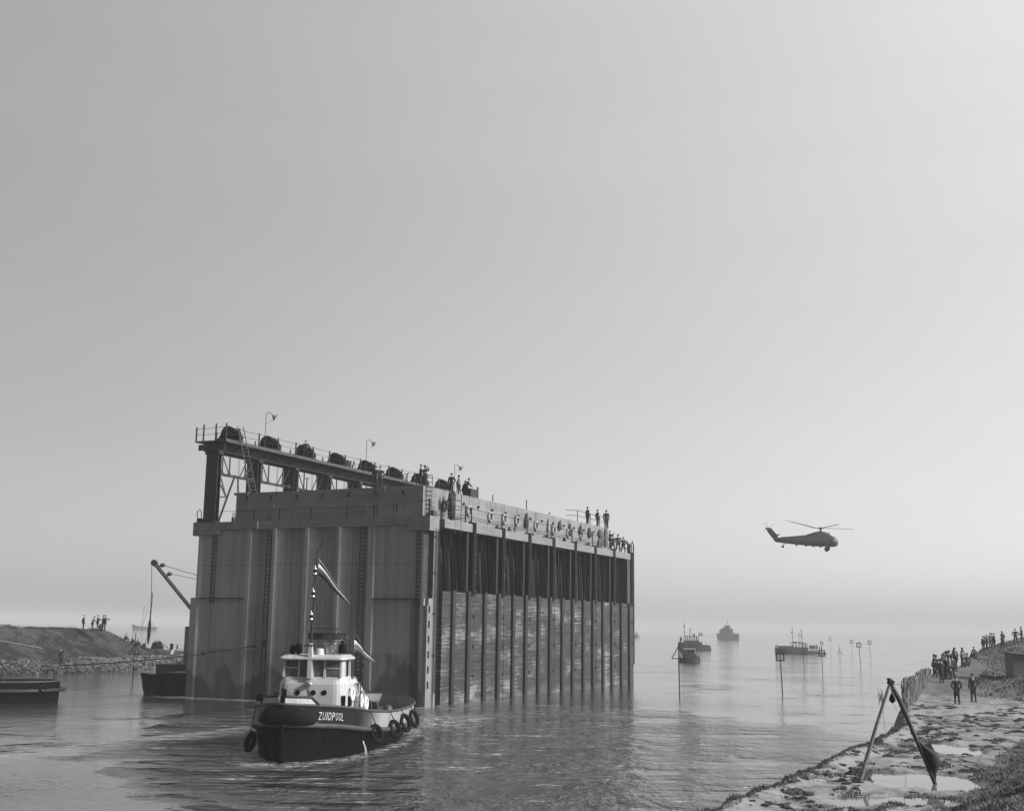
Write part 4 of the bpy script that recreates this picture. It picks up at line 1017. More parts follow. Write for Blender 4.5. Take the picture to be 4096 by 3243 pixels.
# tyres
def tyre(a, s_, z, lean, lab=None, zr=None):
    p = Vector(hpt(a, s_, zst(a))); n = Vector((0, -s_, 0)); e_ = hb(a + .4) - hb(a - .4); n = Vector((e_ / .8 * -1, -s_, 0)).normalized() if a > 12 or a < 4 else n
    c = Vector((p.x, p.y, z)) + n * .24
    q = MB(); ax = (n + Vector((-.42, 0, .34))).normalized(); q.torus(c, .35, .11, ax, 22, 9); o = q.build('tyre_fender', M['rubber'], TUG)
    q = MB(); top = Vector(hpt(a - .5, s_, zrl(a - .5))) + Vector((0, -s_ * .05, .03)); pts = sag(top, c + Vector((-.05, 0, .38)), .04, 5); q.tube(pts, .025, 5); q.build('chain', M['steel'], o)
    return o
for a, z in ((4.9, .80), (7.6, .80), (9.9, .92), (12.3, .95)): tyre(a, 1, z, 0)
tyre(2.1, -1, .62, 0); tyre(9, -1, .85, 0)
q = MB(); p = Vector(hpt(15.4, 1, 1.2)); q.cyl(p + Vector((0, -.02, 0)), p + Vector((0, -.05, 0)), .2, seg=12)
for s_ in (1, -1):
    p = Vector(hpt(1.55, s_, .95)); q.torus(p, .16, .05, (-.6, -s_ * .8, 0), 12, 5)
q.build_each('hawse_ring', M['black'], TUG)
q = MB(); p = Vector(hpt(4.3, 1, .55)); 
for k in range(7):
    w0 = .02 + .03 * k; q.tube([p + Vector((.02 * k - .1, -.06, 0)), p + Vector((-.12 + .04 * k, -.16, -.28)), p + Vector((-.24 + .08 * k, -.22, -.56))], .005, 4)
q.build('bilge_discharge', M['flagW'], TUG)
# lettering on both bows
def hull_text(txt, a0, a1, zc, h, s_):
    cu = bpy.data.curves.new('t', 'FONT'); cu.body = txt; cu.size = 1; cu.resolution_u = 3; cu.extrude = 0; cu.space_character = 1.34; cu.offset = .0
    o = bpy.data.objects.new('t', cu); COL.objects.link(o); bpy.context.view_layer.update(); me = bpy.data.meshes.new_from_object(o.evaluated_get(bpy.context.evaluated_depsgraph_get()))
    bpy.data.objects.remove(o)
    bm = bmesh.new(); bm.from_mesh(me); bmesh.ops.triangulate(bm, faces=bm.faces)
    xs_ = [v_.co.x for v_ in bm.verts]; ys_ = [v_.co.y for v_ in bm.verts]; x0, x1, y0, y1 = min(xs_), max(xs_), min(ys_), max(ys_)
    # fatten strokes by a slight inset copy is not needed at this size
    for v_ in bm.verts:
        fx = (v_.co.x - x0) / (x1 - x0); fy = (v_.co.y - y0) / (y1 - y0); fx = fx if s_ > 0 else 1 - fx
        a = a0 + (a1 - a0) * fx; z = zc + (zst(a) - zst(1.6)) * 1.0 + (fy - .5) * h
        p = Vector(hpt(a, s_, z)); v_.co = p + Vector((-.02, -s_ * .035, 0))
    bm.to_mesh(me); bm.free(); me.materials.clear(); me.materials.append(M['white']); me.name = 'lettering'
    o = bpy.data.objects.new('lettering', me); COL.objects.link(o); o.parent = TUG; return o
WD = [.9, .92, .48, .95, .9, .95, .95, .8]
for s_ in (1, -1):
    c_ = 0
    for ch, w_ in zip('ZUIDPOOL', WD):
        t0, t1 = c_ / sum(WD), (c_ + w_) / sum(WD); g_ = .016 if ch != 'I' else .023; A0, A1 = (.88, 2.35)
        if s_ > 0: hull_text(ch, A0 + (A1 - A0) * (t0 + g_), A0 + (A1 - A0) * (t1 - g_), 1.76, .32, 1)
        else: hull_text(ch, A1 - (A1 - A0) * (t1 - g_), A1 - (A1 - A0) * (t0 + g_), 1.76, .32, -1)
        c_ += w_

# ---- deckhouse: lower house with rounded front, wheelhouse on top
def rrect(x0, x1, y, r, n=5, rb=.05):
    pts = []
    for cx, cy, a0, rr_ in ((x0 + r, -y + r, 180, r), (x1 - rb, -y + rb, 270, rb), (x1 - rb, y - rb, 0, rb), (x0 + r, y - r, 90, r)):
        for k in range(n + 1):
            t = R(a0 + 90 * k / n); pts.append((cx + rr_ * math.cos(t), cy + rr_ * math.sin(t)))
    return pts
def house(q, secs, n=5):
    q.loft([[(x, y, z) for x, y in rrect(x0, x1, yy, r, n)] for z, x0, x1, yy, r in secs], smooth=False)
q = MB(); house(q, [(1.3, 3.85, 8.0, 1.56, .5), (2.95, 3.95, 6.6, 1.52, .5), (3.12, 4.02, 5.9, 1.42, .45)]); q.build('deckhouse', M['housewhite'], TUG)
q = MB(); house(q, [(1.2, 5.9, 8.5, 1.56, .1), (2.2, 6.0, 8.4, 1.54, .1), (2.8, 6.0, 7.5, 1.46, .1), (3.1, 6.0, 6.6, 1.36, .1)]); q.build('engine_casing', M['housewhite'], TUG)
# wheelhouse built as posts, sill, head and panels so the windows are real openings
WX0, WX1, WY, WZ0, WZ1 = 4.08, 6.4, 1.33, 3.10, 4.05
q = MB(); house(q, [(2.95, 4.0, 5.95, 1.40, .25), (3.18, 4.10, 5.92, 1.36, .22), (3.26, 4.12, 5.92, 1.34, .20)]); q.build('wheelhouse_sill', M['housewhite'], TUG)
q = MB(); q.box(4.2, 5.85, -1.25, 1.25, 3.0, 3.08); q.build('wheelhouse_floor', M['steel'], TUG)
q = MB(); house(q, [(3.98, 3.92, 5.95, 1.42, .2), (4.03, 3.82, 6.0, 1.50, .25), (4.10, 3.84, 6.0, 1.48, .25), (4.22, 4.1, 5.9, 1.30, .3)]); q.build('wheelhouse_roof', M['housewhite'], TUG)
q = MB()
fr = 4.13
for y in (-1.30, -.56, -.02, .62, 1.30): q.beam((fr, y, 3.24), (fr + .10, y * .985, 4.0), .085, .09)
for y in (-1.26, 1.26):
    for x in (4.95, 5.55, 5.86): q.beam((x, y * 1.02, 3.24), (x, y, 4.0), .10, .07)
    q.box(4.2, 4.98, y - .03, y + .03, 3.24, 4.0)
q.box(5.84, 5.90, -1.28, 1.28, 3.2, 4.0); q.build_each('window_post', M['white'], TUG)
gl = NB('dark_window_glass'); gl.b.inputs["Transmission Weight"].default_value = .75; gl.b.inputs["IOR"].default_value = 1.45; glm = gl.out(gl.rng(gl.noise(1), 0, 1, .35, .4), .03)
for y0, y1 in ((-1.26, -.60), (-.52, -.06), (.02, .58), (.66, 1.26)):
    q = MB(); q.box(fr + .04, fr + .05, y0, y1, 3.28, 3.98); w_ = q.build('window', glm, TUG)
    if y0 < -1 or y0 > .6:
        q = MB(); q.box(fr + .0, fr + .03, y0, y1, 3.62, 3.66); q.build('sash_bar', M['white'], w_)
q = MB(); q.box(5.0, 5.52, -1.30, -1.28, 3.2, 3.95); q.build('side_door_window', M['black'], TUG)
q = MB(); q.box(5.0, 5.52, 1.28, 1.30, 3.2, 3.95); q.build('side_door_window', M['black'], TUG)
q = MB(); q.box(4.5, 4.7, -.9, .9, 3.08, 3.4); q.torus((4.8, -.1, 3.45), .3, .025, (1, 0, 0), 16, 5); q.cyl((4.8, .9, 3.08), (4.8, .9, 3.5), .1, seg=8); q.build('steering_console', M['steel'], TUG)
# portholes, dark ports
for px in (1190, 1253, 1297):
    r_ = ray(px, 2769); t = ((T0 - CAM).dot(TA) + 3.93) / r_.dot(TA); X = CAM + r_ * t - T0; b_ = X.dot(TB); z = X.z
    q = MB(); q.cyl((3.90, -b_, z), (3.99, -b_, z), .115, seg=16); q.build('porthole', M['black'], TUG); 
    if px == 1190: q = MB(); q.tube([(3.84, -b_ + .13, z + .16), (3.80, -b_ + .1, z + .13), (3.80, -b_ - .1, z + .13), (3.84, -b_ - .13, z + .16)], .015, 4); q.build('drip_moulding', M['steel'], TUG)
for (b_, w_, z0, z1, xx) in ((-1.16, .20, 2.28, 2.72, 3.86),): q = MB(); q.box(xx - .04, xx + .05, -b_ - w_ / 2, -b_ + w_ / 2, z0, z1); q.build('vent_opening', M['black'], TUG)
q = MB(); q.box(4.62, 5.0, -1.64, -1.54, 1.98, 2.42); q.build('vent_opening', M['black'], TUG)
q = MB(); q.box(4.02, 4.3, -1.52, -1.40, 2.0, 2.47); q.build('vent_opening', M['black'], TUG)
q = MB(); q.box(5.75, 6.3, -1.62, -1.56, 1.4, 2.7); dr = q.build('deckhouse_door', M['greyp'], TUG); q = MB(); q.cyl((6.2, -1.66, 2.1), (6.2, -1.63, 2.1), .04, seg=6); q.build('handle', M['steel'], dr)
q = MB(); q.cyl((6.55, -1.56, 2.5), (6.55, -1.50, 2.5), .10, seg=12); q.build('porthole', M['black'], TUG)
q = MB(); q.box(7.25, 7.65, -1.62, -1.54, 1.35, 2.35); q.cyl((7.45, -1.62, 2.35), (7.45, -1.54, 2.35), .2, seg=16); q.build('casing_door', M['greyp'], TUG)
for x, y, z, r_ in ((4.95, -1.66, 2.5, .27), (6.9, -1.62, 2.1, .25), (8.1, -1.60, 1.9, .27)):
    q = MB(); q.torus((x, y, z), r_, .07, (0, 1, 0), 18, 7); q.build('lifebuoy_ring', M['cork'], TUG)
q = MB(); q.torus((5.55, -1.66, 2.72), .16, .03, (0, 1, 0), 12, 5); q.torus((5.6, -1.68, 2.55), .18, .03, (0, 1, 0), 12, 5); q.tube([(5.5, -1.66, 2.9), (5.55, -1.68, 2.3), (5.7, -1.66, 2.2)], .03, 5); q.build('coiled_rope', M['lrope'], TUG)
q = MB()
for x in (6.45, 6.6): q.tube([(x, -1.66, 1.6), (x, -1.66, 2.95)], .02, 5)
q.tube([(5.8, -1.66, 1.5), (5.8, -1.66, 2.7), (5.9, -1.66, 2.8)], .02, 5); q.box(5.85, 6.15, -1.68, -1.60, 2.6, 2.95); q.build_each('side_pipe', M['steel2'], TUG)
q = MB(); q.lathe((7.6, -1.0, 2.55), [(.14, 0), (.14, .15)], 10); q.tube([(7.6, -1.0, 2.6), (7.6, -1.0, 2.9), (7.7, -1.15, 2.95)], [.15, .22, .24], 12); q.build('cowl_vent', M['white'], TUG)
q = MB(); q.tube([(3.9, -.02, 2.2), (3.92, .12, 2.9), (3.95, .3, 3.1)], .012, 4); q.build('cable', M['rope'], TUG)
# ---- mast and lights
MX, MY = 3.86, .06
q = MB(); q.loft([[(x, y, z) for x, y in ((MX - .02, MY - w_), (MX + .22, MY - w_), (MX + .22, MY + w_), (MX - .02, MY + w_))] for z, w_ in ((3.2, .10), (4.3, .09), (4.75, .04))], smooth=False); q.build('mast_foot', M['white'], TUG)
q = MB(); q.tube([(MX + .05, MY, 3.3), (MX + .05, MY - .02, 5.6), (MX + .02, MY - .16, 8.75)], [.06, .055, .035], 8); q.cyl((MX + .02, MY - .16, 8.75), (MX + .02, MY - .16, 8.82), .07, seg=8); q.beam((MX, MY - .22, 4.62), (MX, MY + .3, 4.62), .06); q.tube([(MX + .02, MY - .16, 8.8), (MX + .02, MY - .34, 9.3)], .012, 4)
q.build('mast', M['steel'], TUG)
for z in (5.75, 6.75, 7.75):
    c = Vector((MX - .14, MY + .0 - (z - 5.6) * .045, z)); q = MB(); q.lathe(c, [(.09, 0), (.09, .06), (.065, .08), (.065, .2), (.10, .23), (.07, .30), (.03, .33), (.02, .40)], 10); ln = q.build('mast_lantern', M['silver'], TUG)
    q = MB(); q.lathe(c, [(.072, .09), (.072, .19)], 10); q.build('lens', M['black'], ln); q = MB(); q.box(c.x - .05, c.x + .2, c.y - .1, c.y + .1, z - .06, z - .02); q.build('bracket', M['steel'], ln)
q = MB(); q.lathe((MX - .08, MY, 3.02), [(.05, .06), (.06, 0), (.15, -.10), (.16, -.12), (.05, -.05)], 12, (-.8, 0, .45)); q.build('horn', M['silver'], TUG)
q = MB()
for s_, zt_, xe, ye, ze in ((1, 7.6, 2.3, 1.15, 2.6), (1, 6.4, 2.2, .85, 2.6), (-1, 7.6, 8.6, -1.2, 2.6), (1, 8.5, 9.0, .9, 2.4)): q.tube([(MX + .05, MY - .05, zt_), (xe, ye, ze)], .009, 4)
q.build_each('stay_wire', M['rope'], TUG)
# open radar / direction screen above the wheelhouse
q = MB(); zc_ = 4.92; cx, cy = 5.2, -.62
for z, k0, k1, rr_ in ((5.36, 10, 128, 1.0), (5.14, 0, 165, 1.1), (4.90, 4, 160, 1.08)):
    pts = [(cx - .5 - rr_ * .35 * math.sin(R(t)), cy + rr_ * .95 * math.cos(R(t)), z + .02 * math.sin(R(t))) for t in range(k0, k1 + 1, 12)]; q.tube(pts, .022, 5)
for t in (15, 45, 75, 105, 135, 158):
    p = [(cx - .5 - 1.08 * .35 * math.sin(R(t)), cy + 1.03 * math.cos(R(t)), z) for z in (4.90, 5.14, 5.36 if t < 130 else 5.14)]; q.tube(p, .014, 4)
q.tube([(cx - .3, cy + .1, 4.9), (cx - .2, cy, 4.72)], .04, 6); q.build('radar_scanner', M['steel'], TUG)
q = MB(); q.loft([[(cx - .5 - 1.06 * .35 * math.sin(R(t)), cy + 1.02 * math.cos(R(t)), z) for z in (4.91, 5.13)] for t in range(6, 160, 11)], caps=False, wrap=False, smooth=True); q.build('scanner_mesh', M['steel2'], TUG)
q = MB(); c = Vector((4.9, -.55, 4.22))
for dx, dy in ((-.2, -.2), (.2, -.2), (.2, .2), (-.2, .2)): q.tube([c + Vector((dx, dy, 0)), c + Vector((dx * .8, dy * .8, .5))], .02, 5)
q.box(c.x - .22, c.x + .22, c.y - .24, c.y + .24, c.z + .46, c.z + .52); q.box(c.x - .12, c.x + .12, c.y - .12, c.y + .12, c.z + .05, c.z + .4); q.cyl(c + Vector((0, .05, .7)), c + Vector((0, -.38, .7)), .035, seg=8); q.cyl(c + Vector((0, -.38, .7)), c + Vector((0, -.46, .7)), .09, seg=10); q.build('searchlight_stand', M['silver'], TUG)
q = MB(); q.lathe((4.4, -.23, 4.2), [(.20, 0), (.17, .26), (.14, .30), (.13, .24)], 14); q.tube([(4.3, -.02, 4.32), (4.3, .1, 4.34)], .025, 5); q.build('cowl_drum', M['white'], TUG)
q = MB(); q.tube([(4.6, -.88, 4.2), (4.6, -.88, 4.45), (4.6, -1.05, 4.38)], .03, 5); q.blob((4.6, -.85, 4.42), .1, .1, .12, 8, 5); q.lathe((4.9, -.15, 4.2), [(.1, 0), (.09, .12), (.03, .17)], 8); q.lathe((4.7, -1.1, 4.2), [(.06, 0), (.05, .14), (.02, .17)], 8); q.tube([(5.3, -1.0, 4.2), (5.3, -1.0, 5.0), (5.3, -.92, 5.06)], .014, 4); q.build('roof_fittings', M['silver'], TUG)
for y in (1.0, -1.36):                                     # side lantern boxes
    q = MB()
    if y > 0: q.blob((4.3, .72, 4.47), .18, .17, .27, 10, 6); q.blob((4.3, 1.0, 4.42), .10, .12, .24, 10, 6); q.box(4.12, 4.16, .84, .92, 4.22, 4.6)
    else: q.lathe((4.6, -1.22, 4.34), [(.19, 0), (.20, .26), (.16, .34), (.05, .38)], 12); q.tube([(4.6, -1.22, 4.7), (4.55, -1.2, 4.85)], .06, 6); q.box(4.4, 4.8, -1.42, -1.02, 4.3, 4.34)
    q.build('side_lantern', M['black'], TUG)
# ---- flags
def flag(q, p, dirv, drop, ln, ht, n=10, w0=1.0):
    rings = []
    for k in range(n + 1):
        f_ = k / n; c = Vector(p) + Vector(dirv) * ln * f_ - Vector((0, 0, drop * f_)) + Vector((.05 * math.sin(6 * f_), 0, .03 * math.sin(9 * f_))); hh = ht * (1 - f_ * .85) * w0
        rings.append([c, c + Vector((.03 * math.sin(8 * f_), 0, -hh))])
    return rings
def flag_strips(p, dirv, drop, ln, ht, mats, name, parent):
    n = len(mats)
    for j in range(n):
        rr_ = flag(None, p, dirv, drop, ln, ht); q = MB(); q.loft([[a.lerp(b_, j / n), a.lerp(b_, (j + 1) / n), a.lerp(b_, (j + 1) / n) + Vector((.006, 0, 0)), a.lerp(b_, j / n) + Vector((.006, 0, 0))] for a, b_ in rr_], smooth=True)
        q.build(name, M[mats[j]], parent)
flag_strips((MX + .04, MY - .20, 8.5), (0, -1, 0), 2.0, 1.5, .75, ['flagR', 'flagW', 'flagB'], 'pennant_stripe', TUG)
q = MB(); fx, fy = 5.9, -1.42; q.tube([(fx, fy, 3.0), (fx, fy, 5.35)], .02, 5); q.cyl((fx, fy, 5.35), (fx, fy, 5.40), .05, seg=8); q.tube([(fx, fy, 5.3), (fx + .1, fy - .9, 3.6), (fx, fy - .1, 2.6)], .008, 4); q.build('flag_staff', M['steel2'], TUG)
flag_strips((fx, fy - .02, 5.15), (.1, -1, 0), 1.2, .95, .8, ['flagB', 'flagW', 'flagR'], 'flag_stripe', TUG)
# ---- aft deck: towing hook, winch bars, hatches
q = MB()
for z0_, x0_ in ((1.9, 9.6), (1.75, 11.0)): q.tube([(x0_, -1.6, .9), (x0_, -1.5, z0_), (x0_, 0, z0_ + .35), (x0_, 1.5, z0_), (x0_, 1.6, .9)], .06, 6)
q.tube([(9.8, 1.0, 1.8), (10.6, -.4, 2.25)], .06, 6); q.box(12.2, 12.5, -1.2, -.7, .8, 1.75); q.box(12.2, 12.5, .2, .6, .8, 1.75); q.beam((12.35, -1.0, 1.5), (12.35, .4, 1.5), .1); q.cyl((14.2, -.8, .8), (14.2, -.8, 1.6), .12, seg=8); q.cyl((14.2, .8, .8), (14.2, .8, 1.6), .12, seg=8)
q.torus((10.6, -.6, 1.5), .35, .05, (1, 0, 0), 16, 6); q.box(10.2, 11.2, -.3, 1.2, .8, 1.5); q.build('towing_gear', M['steel'], TUG)
q = MB(); q.box(14.9, 16.4, -.7, .7, .85, 1.25); q.lathe((13.2, -1.6, .85), [(.25, 0), (.25, .6), (.1, .7)], 10); q.build('deck_hatch', M['steel2'], TUG)
q = MB(); q.box(1.2, 1.8, -.3, .3, 1.5, 2.1); q.cyl((1.2, -.7, 1.6), (1.2, -.7, 2.6), .09, seg=8); q.cyl((1.2, .7, 1.6), (1.2, .7, 2.7), .09, seg=8); q.box(1.0, 1.3, 1.1, 1.5, 2.35, 2.62); q.build_each('bitt', M['black'], TUG)
# ================================================================== BEACONS IN THE WATER
def beacon(kind, px, py, ptop, sz, top_y0, lean, label, th=.05, y=None):
    """px,py foot at the water; ptop: photo y of the pole top; top_y0: photo y of the top edge of the mark"""
    P_ = onZ(px, py, 0) if y is None else y
    k = P_.y * 1.012 / CF; f0 = py if y is None else None
    base = Vector((P_.x, P_.y, 0)); 
    def zat(yy): return dep(px, yy, P_.y).z
    h = zat(ptop); zt = zat(top_y0); e = empty('daymark', base, 0, label, 'beacon', 'daymarks along the channel')
    lx = lean; q = MB(); q.tube([(-lx * .3, 0, -1.2), (lx * h, 0, h)], th, 6); q.build('pole', M['steel'], e)
    q = MB()
    if kind == 't':
        a, b_, c = Vector((lx * zt, 0, zt)), Vector((lx * zt - sz * .55, 0, zt - sz)), Vector((lx * zt + sz * .55, 0, zt - sz))
        for p, r_ in ((a, b_), (b_, c), (c, a)): q.beam(p, r_, .07, .07)
        q.build('triangle_frame', M['steel'], e)
    else:
        s_ = sz / 2; z0 = zt - sz; X = lx * (zt - s_)
        q.box(X - s_, X + s_, -.04, .04, zt - sz * .15, zt); q.box(X - s_, X + s_, -.04, .04, z0, z0 + sz * .15); q.box(X - s_, X - s_ + sz * .15, -.04, .04, z0 + sz * .15, zt - sz * .15); q.box(X + s_ - sz * .15, X + s_, -.04, .04, z0 + sz * .15, zt - sz * .15)
        q.build('square_frame', M['steel'], e)
    return e
Z1, Z2 = (2650, 2450), (3050, 2450)
beacon('t', 2719.5, 2792, 2568, 1.02, 2583, -.015, 'tall beacon with a triangle topmark, nearest the caisson on the right side')
beacon('s', 3132, 2781, 2595, .72, 2609, -.045, 'nearest beacon with a thick square topmark in front of the launch bow')
beacon('t', 3050 + 722 / 4.27, 2450 + 997 / 4.27, 2515, .85, 2593, -.055, 'tall beacon whose triangle stands before the launch cabin', .04)
beacon('s', 3050 + 1032 / 4.27, 2450 + 1085 / 4.27, 2583, .82, 2598, -.02, 'beacon with a square topmark at the stern of the launch', .04)
beacon('t', 3050 + 1325 / 4.27, 2450 + 795 / 4.27, 2582, .95, 2597, -.01, 'low beacon with a small triangle, right of the launch', .04)
beacon('s', 3050 + 1687 / 4.27, 2450 + 930 / 4.27, 2567, .78, 2569, -.075, 'leaning beacon with a dark square, middle of the three right squares', .05)
beacon('s', 3050 + 1855 / 4.27, 2450 + 810 / 4.27, 2553, .76, 2561, -.06, 'rightmost beacon with a square topmark', .04)
beacon('s', 3050 + 1537 / 4.27, 2450 + 715 / 4.27, 2558, .8, 2559, -.03, 'faint beacon with a square, left of the leaning one', .035)
beacon('t', 3050 + 1168 / 4.27, 2450 + 695 / 4.27, 2540, .95, 2545, -.03, 'faint beacon with a high triangle between launch and square beacons', .035)
beacon('s', 3262, 2610, 2563, .8, 2565, 0, 'faint square beacon rising behind the people on the launch', .035, Vector(((3262 - 2048) / 4750 * 310, 310, 0)))
beacon('t', 3176, 2610, 2530, 1.0, 2532, 0, 'faintest triangle beacon behind the launch mast', .03, Vector(((3176 - 2048) / 4750 * 390, 390, 0)))
beacon('t', 625, 2700, 2531, 1.02, 2574, 0.004, 'beacon with a triangle topmark standing before the stone revetment', .045, Vector((-36.6, 120, 0)))

# ================================================================== BOATS
def hull_loft(q, L_, B_, secs, z0=-.4):
    """x from bow 0 to stern L_; secs: (x fraction, half beam fraction at deck, at water, deck z)"""
    for s_ in (1, -1):
        rows = [[(f_ * L_ - ov, s_ * B_ * bw, z0), (f_ * L_ - ov * .5, s_ * B_ * (bw + bd) / 2 * 1.02, dz * .35), (f_ * L_ - ov * .2, s_ * B_ * bd, dz)] for f_, bd, bw, dz, ov in secs]; q.loft(rows, caps=False, wrap=False)
    rows = [[(f_ * L_ - ov * .2, B_ * bd, dz - .05), (f_ * L_ - ov * .2, -B_ * bd, dz - .05)] for f_, bd, bw, dz, ov in secs]; q.loft(rows, caps=False, wrap=False)
    a = secs[-1]; q.add([(a[0] * L_, B_ * a[1], a[3]), (a[0] * L_, -B_ * a[1], a[3]), (a[0] * L_, -B_ * a[2], z0), (a[0] * L_, B_ * a[2], z0)], [(0, 1, 2, 3)])
    return q
STD = lambda d0, d1, d2: [(0, .02, .01, d0, 0), (.06, .42, .15, d0 * .97, .0), (.15, .72, .45, d0 * .9, 0), (.3, .95, .8, d1 * 1.05, 0), (.55, 1, .95, d1, 0), (.8, .95, .85, d1, 0), (.95, .75, .5, d2, 0), (1, .55, .15, d2, 0)]
def boat(name, px, py, rz, label, cat, y=None):
    P_ = onZ(px, py, 0) if y is None else Vector((dep(px, py, y).x, y, 0)); return empty(name, P_, rz, label, cat)
# stern of the towing vessel, far left
e = boat('moored_tug', 10, 2812, 0, 'black tug stern with a heavy fender strake cut by the left edge of the view', 'tugboat'); e.location = onZ(236, 2806, 0); e.rotation_euler[2] = math.pi + R(14)
q = MB(); hull_loft(q, 15, 2.9, [(0, .05, .02, 1.5, -.1), (.02, .35, .10, 1.5, 0), (.06, .62, .35, 1.45, 0), (.15, .85, .7, 1.42, 0), (.4, 1, .95, 1.4, 0), (1, 1, .95, 1.45, 0)]); q.build('hull', M['black'], e)
q = MB()
q.tube([(x, s_ * 2.9 * b_ + s_ * .05, .86) for s_, rng_ in ((1, [(15, 1), (6, 1), (2.2, .86), (.9, .64), (.2, .38), (-.25, .06)]), (-1, [(-.25, .06), (.2, .38), (.9, .64), (2.2, .86), (6, 1), (15, 1)])) for x, b_ in rng_], .14, 7); q.build('rubbing_strake', M['steel'], e)
q = MB(); q.tube([(x, s_ * 2.9 * b_, 1.45) for s_, rng_ in ((1, [(15, 1), (6, 1), (2.2, .85), (.9, .62), (.3, .35), (0, .05)]), (-1, [(0, .05), (.3, .35), (.9, .62), (2.2, .85), (6, 1), (15, 1)])) for x, b_ in rng_], .06, 6); q.build('rail_cap', M['steel2'], e)
q = MB(); q.tube([(3.6, .3, 1.3), (3.8, .3, 1.7), (4.3, .3, 1.95), (4.9, .3, 1.85), (5.6, .3, 1.4)], .05, 6); q.beam((4.6, .3, 1.3), (4.5, .3, 1.9), .07); q.build('towing_arch', M['steel'], e)
for z_, x_, sd in ((.98, .9, -1), (1.0, .9, 1)): q = MB(); q.torus((x_, sd * 2.0, z_), .22, .09, (-.7, sd * .6, 0), 14, 7); q.build('tyre_fender', M['rubber'], e)
# tow rope and pole
pA = dep(217, 2712, 88.6); pB = dep(236, 2661, 89.5); pC = dep(250, 2610, 91)
q = MB(); q.tube([pA, pB], .055, 6); q.tube([pB, pC, dep(268, 2540, 92)], .022, 5); tag(q.build('mooring_pole', M['steel']), 'thin slanting pole standing on the stern at the left edge', 'pole')
ex, ez = onU(1018, 2582, -.1); pE = cw(-.1, ex, ez)
q = MB(); q.tube(sag(pB, pE, .25, 24), .045, 6)
for px_, py_ in ((810, 2617), (1018, 2583)):
    t_ = (px_ - 236) / (1018 - 236); c = pB.lerp(pE, t_) - Vector((0, 0, .25 * 4 * t_ * (1 - t_))); q.blob(c, .22, .14, .12, 7, 5, .2)
c1, c2 = pB.lerp(pE, .76), pB.lerp(pE, .86); q.tube([c1 - Vector((0, 0, .12)), c1.lerp(c2, .5) + Vector((0, 0, -.02)), c2 - Vector((0, 0, .08))], .04, 5)
tag(q.build('tow_rope', M['rope']), 'long dark towing rope with shackles fastened to the caisson front', 'rope')
# low barge left of the caisson
e = empty('barge', cw(.2, 23.62, 0), math.pi / 2 - YAW, 'low black barge lying against the left corner of the caisson', 'barge')
q = MB(); hull_loft(q, 16, 2.6, [(-.03, .30, .10, 1.66, -.8), (-.015, .62, .3, 1.66, -.7), (.01, .84, .55, 1.62, -.5), (.05, 1, .84, 1.56, -.2), (.10, 1, .95, 1.50, -.05), (.4, 1, 1, 1.4, 0), (1, 1, 1, 1.4, 0)]); q.build('hull', M['black'], e)
q = MB(); q.box(2.0, 12, -1.7, 1.7, 1.3, 1.66); q.build('hatch_coaming', M['steel'], e)
q = MB(); q.tube([(.9, 0, 1.5), (1.5, .1, 1.72), (2.6, .2, 2.45)], .05, 6); q.blob((.9, 0, 1.65), .2, .15, .16, 7, 5, .15); q.tube([(3.8, -.5, 1.66), (4.1, -.5, 1.84), (4.6, -.5, 1.86), (5, -.5, 1.66)], .025, 5); q.build('deck_gear', M['steel'], e)
q = MB(); q.tube(sag(dep(606, 2700, 96.5), dep(765, 2605, 112), .3, 12), .03, 5); tag(q.build('mooring_rope', M['rope']), 'thin rope rising from the low barge towards the caisson corner', 'rope')
# small white boat beyond the dike head
e = empty('fishing_boat', Vector((dep(700, 2600, 200).x, 200, 0)), R(184), 'small pale boat with dark deck gear beyond the left dike head', 'boat')
e.location = Vector((dep(733, 2600, 200).x, 200, .1))
q = MB(); hull_loft(q, 6.2, 1.1, [(0, .04, .02, 1.5, .2), (.1, .5, .3, 1.4, 0), (.3, .9, .8, 1.15, 0), (.7, 1, .9, .85, 0), (1, .8, .6, .8, 0)]); q.build('hull', M['greyp'], e)
q = MB(); q.blob((4.2, 0, 1.5), .95, .6, .95, 10, 7, .12); q.torus((4.3, 0, 1.9), .75, .05, (0, 1, 0), 16, 5); q.tube([(3.9, 0, 2.6), (2.3, 0, 1.3)], .06, 5); q.cyl((1.9, 0, .9), (1.9, 0, 2.2), .28, seg=8); q.cyl((1.0, 0, 1.1), (1.0, 0, 2.0), .12, seg=6); q.build('deck_gear', M['black'], e)
q = MB(); q.add([dep(688, 2596, 164), dep(700, 2596, 164), dep(692, 2616, 163), dep(682, 2614, 163), dep(688, 2596, 164.2), dep(700, 2596, 164.2), dep(692, 2616, 163.2), dep(682, 2614, 163.2)], [(0, 1, 2, 3), (7, 6, 5, 4), (0, 4, 5, 1), (1, 5, 6, 2), (2, 6, 7, 3), (3, 7, 4, 0)]); tag(q.build('board', M['pwood']), 'pale upright board standing on the tip of the left dike', 'board')
